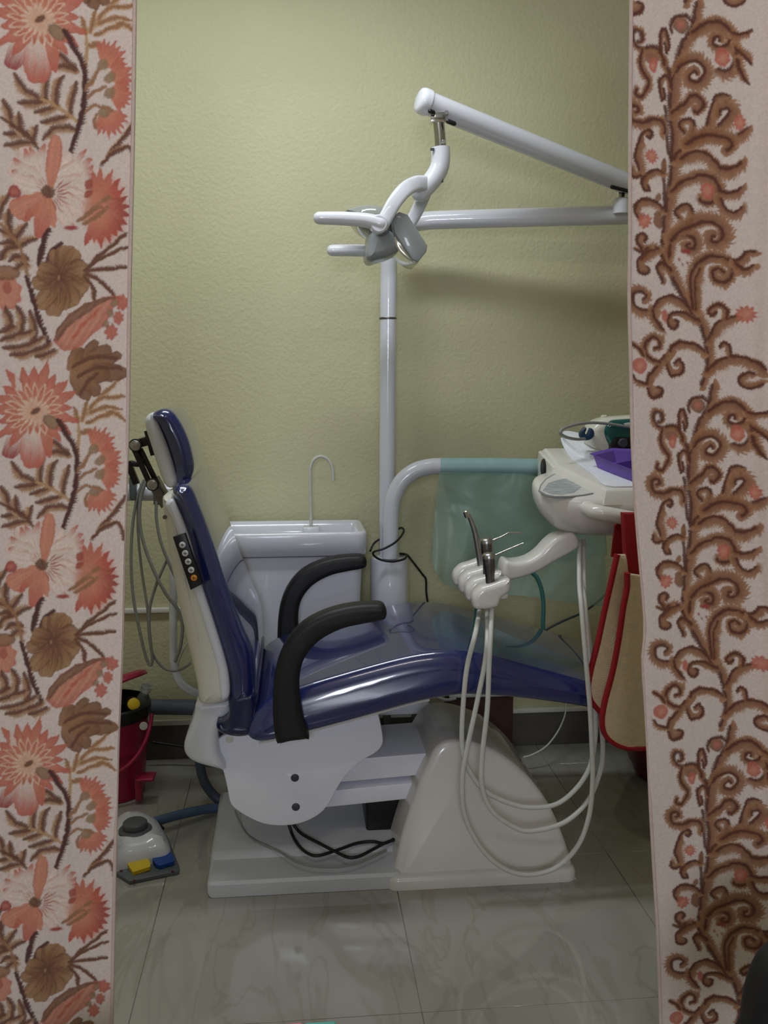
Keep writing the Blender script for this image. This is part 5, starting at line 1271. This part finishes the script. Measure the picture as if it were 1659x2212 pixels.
ff('2', [(230, 1400), (300, 1620), (350, 1820), (450, 2040)], 20, 20, mid=PLUM, lite=PLUM, dark=PLUM, spine=5, saw=12)
fb('2', 50, 1560, 140, 170, ORANGE, edge=RED, teeth=9, depth=.15); fb('2', 60, 1370, 110, 70, BR, edge=BRD); fb('2', 60, 1510, 40, 60, DEEP, a=.6)
for q in ([(150, 1690), (205, 1790), (195, 1910)], [(265, 1735), (315, 1850), (300, 1990)], [(40, 1710), (85, 1800), (100, 1890)], [(0, 1935), (120, 1880)], [(10, 2010), (150, 1955), (260, 1930)], [(40, 2085), (200, 2060), (380, 1985)], [(90, 2150), (280, 2120), (440, 2050)], [(330, 2165), (420, 2140), (490, 2110)]):
    ff('2', q, 66, 8, mid=BR, lite=srgb(206, 172, 138), dark=BRD, spine=4.5, taper=(.4, .8), saw=5)
fp('2', [(480, 2030), (520, 1900), (640, 1750), (800, 1650), (1000, 1590), (1160, 1570), (1080, 1700), (980, 1880), (850, 1980), (700, 2110), (580, 2120)], ORANGE, edge=RED)
fp('2', [(480, 2020), (520, 1900), (640, 1750), (800, 1650), (1000, 1590), (1120, 1590), (900, 1690), (760, 1790), (620, 1900), (540, 2020)], CAL, edge=BRD, a=.85)
for q in ((700, 1960), (780, 1850), (880, 1760)): fb('2', q[0], q[1], 70, 22, RED, rot=-.8)
for (x, y, r0) in ((1160, 1650, 70), (1120, 1790, 60), (1050, 1930, 75)): fb('2', x, y, r0, r0 * 1.1, RED, edge=DEEP, teeth=7, depth=.25)
for q in ((1080, 1650), (1040, 1750), (1000, 1850)): fb('2', q[0], q[1], 30, 40, CAL, edge=BRD)

def cloth_material():
    m = bpy.data.materials.new('printed_cotton'); m.use_nodes = True; MATS['printed_cotton'] = m
    nt = m.node_tree; b = nt.nodes['Principled BSDF']
    at = nt.nodes.new('ShaderNodeVertexColor'); at.layer_name = 'print'
    tc = nt.nodes.new('ShaderNodeTexCoord')
    nz = nt.nodes.new('ShaderNodeTexNoise'); nz.inputs['Scale'].default_value = 420; nz.inputs['Detail'].default_value = 2
    nt.links.new(tc.outputs['Object'], nz.inputs['Vector'])
    mr = nt.nodes.new('ShaderNodeMapRange'); mr.inputs['To Min'].default_value = 0.9; mr.inputs['To Max'].default_value = 1.08
    nt.links.new(nz.outputs['Fac'], mr.inputs['Value'])
    mx = nt.nodes.new('ShaderNodeMix'); mx.data_type = 'RGBA'; mx.blend_type = 'MULTIPLY'; mx.inputs['Factor'].default_value = 1
    nt.links.new(at.outputs['Color'], mx.inputs['A']); nt.links.new(mr.outputs['Result'], mx.inputs['B'])
    nt.links.new(mx.outputs['Result'], b.inputs['Base Color'])
    bp = nt.nodes.new('ShaderNodeBump'); bp.inputs['Strength'].default_value = 0.25; bp.inputs['Distance'].default_value = 0.001
    nt.links.new(nz.outputs['Fac'], bp.inputs['Height']); nt.links.new(bp.outputs['Normal'], b.inputs['Normal'])
    b.inputs['Roughness'].default_value = 0.9; b.inputs['Sheen Weight'].default_value = 0.15
cloth_material()

def sample(C, u, z):
    T = C.tile(); h = C.h
    x = np.clip((u - C.u0) / CR, 0, C.w - 1.001); y = ((C.zt - z) / CR) % h
    xi = x.astype(int); yi = y.astype(int); fx = (x - xi)[:, None]; fy = (y - yi)[:, None]; y2 = (yi + 1) % h
    return (T[yi, xi] * (1 - fx) + T[yi, xi + 1] * fx) * (1 - fy) + (T[y2, xi] * (1 - fx) + T[y2, xi + 1] * fx) * fy
ZTOP, ZBOT = 2.10, 0.06
def curtain(name, label, side, edge_px, shear, ref_px):
    root = thing(name, label, 'curtain', (U(ref_px, 1106, YC).x, YC, ZBOT))
    ez = np.array([U(x, y, YC).z for x, y in edge_px])[::-1]; ex = np.array([U(x, y, YC).x for x, y in edge_px])[::-1]
    ref = U(ref_px, 0, YC)
    zf0, zf1 = U(ref_px, 2240, YC).z, U(ref_px, -30, YC).z
    fine = 0.00115
    zz = np.r_[np.arange(ZBOT, zf0, .004), np.arange(zf0, zf1, fine), np.arange(zf1, ZTOP, .004), ZTOP]
    wf = 0.215
    ss_ = np.r_[np.arange(0, wf, fine), np.arange(wf, 0.52, .004), 0.52]          # distance from the inner edge
    Sg, Zg = np.meshgrid(ss_, zz)
    Xe = np.interp(Zg, ez, ex)
    lower, upper = Zg < ez[0], Zg > ez[-1]
    X = Xe + side * Sg
    U_ = X - ref.x - shear * (ref.z - Zg)
    # soft hanging folds
    Yv = YC + 0.010 * np.sin(Sg * 17 + 0.4) * (0.4 + Sg * 3) + 0.006 * np.sin(Sg * 46 + Zg * 1.5) * np.clip(Sg * 5 - .35, 0, 1.3) + 0.004 * np.sin(Zg * 5 + Sg * 12)
    if side > 0: Yv = Yv - 0.012 * np.exp(-((Sg - 0.195) / 0.010) ** 2)
    u, z = U_.ravel(), Zg.ravel()
    own, other = (FL, SC) if side < 0 else (SC, FL)
    if side < 0:
        col = sample(FL, u, z); m = u < FL.u0 + .003
        if m.any(): col[m] = sample(SC, (u[m] - (FL.u0 + .003)) + 0.205, z[m])
    else:
        col = sample(SC, u, z); m = u > 0.212
        if m.any(): col[m] = sample(FL, (u[m] - 0.212) - 0.203, z[m])
    nz_, ns_ = Zg.shape
    V = np.stack([X.ravel(), Yv.ravel(), Zg.ravel()], 1).astype(np.float32)
    idx = np.arange(nz_ * ns_).reshape(nz_, ns_)
    q = np.stack([idx[:-1, :-1], idx[:-1, 1:], idx[1:, 1:], idx[1:, :-1]], -1).reshape(-1, 4)
    if side < 0: q = q[:, ::-1]
    me = bpy.data.meshes.new('cloth'); nq = len(q)
    me.vertices.add(len(V)); me.loops.add(nq * 4); me.polygons.add(nq)
    c = np.array([float(WLOC[root.name].x), YC, ZBOT], np.float32)
    me.vertices.foreach_set('co', (V - c).ravel())
    me.loops.foreach_set('vertex_index', q.ravel().astype(np.int32))
    me.polygons.foreach_set('loop_start', np.arange(0, nq * 4, 4, dtype=np.int32))
    me.polygons.foreach_set('use_smooth', np.ones(nq, dtype=bool))
    me.update()
    ca = me.color_attributes.new('print', 'FLOAT_COLOR', 'POINT')
    ca.data.foreach_set('color', np.c_[col, np.ones(len(col))].astype(np.float32).ravel())
    me.materials.append(MATS['printed_cotton'])
    o = bpy.data.objects.new('cloth', me); COL.objects.link(o); o.parent = root; WLOC[o.name] = WLOC[root.name]
    # turned hem along the inner edge
    P = []
    for z_ in np.linspace(ZBOT, ZTOP, 70):
        x_ = float(np.interp(z_, ez, ex)); P.append(Vector((x_ + side * .001, YC + .0016 + float(0.010 * math.sin(.4) * .4), float(z_))))
    tube('hem', P, 0.0028, 'curtain_hem', root, smooth=0, n=8)
    return root
curtain('curtain', 'floral printed curtain with large orange flowers at the left of the doorway', -1,
        [(292, -60), (292, 0), (288, 300), (281, 600), (277, 900), (268, 1200), (264, 1400), (255, 1600), (249, 1850), (242, 2212), (241, 2300)], SHL, 292)
curtain('curtain', 'curtain printed with brown scrolling fronds at the right of the doorway', 1,
        [(1364, -60), (1364, 0), (1361, 300), (1361, 500), (1359, 650), (1363, 800), (1366, 950), (1372, 1080), (1380, 1180), (1390, 1290), (1395, 1360), (1388, 1430), (1394, 1510), (1400, 1620), (1406, 1760), (1414, 1900), (1421, 2010), (1428, 2212), (1430, 2300)], SHR, 1364)
rd = thing('curtain_rod', 'steel curtain rod above the doorway', 'rod', (0, YC, ZTOP))
rod('rod', [Vector((XL + .02, YC, ZTOP + .012)), Vector((0, YC, ZTOP + .012)), Vector((XR - .02, YC, ZTOP + .012))], 0.012, 'brushed_steel', rd, smooth=0)
for xx in (XL, XR):
    s_ = 1 if xx < 0 else -1
    box('bracket', min(xx, xx + s_ * .03), max(xx, xx + s_ * .03), YC - .025, YC + .025, ZTOP - .015, ZTOP + .04, 'brushed_steel', rd, r=0.003)
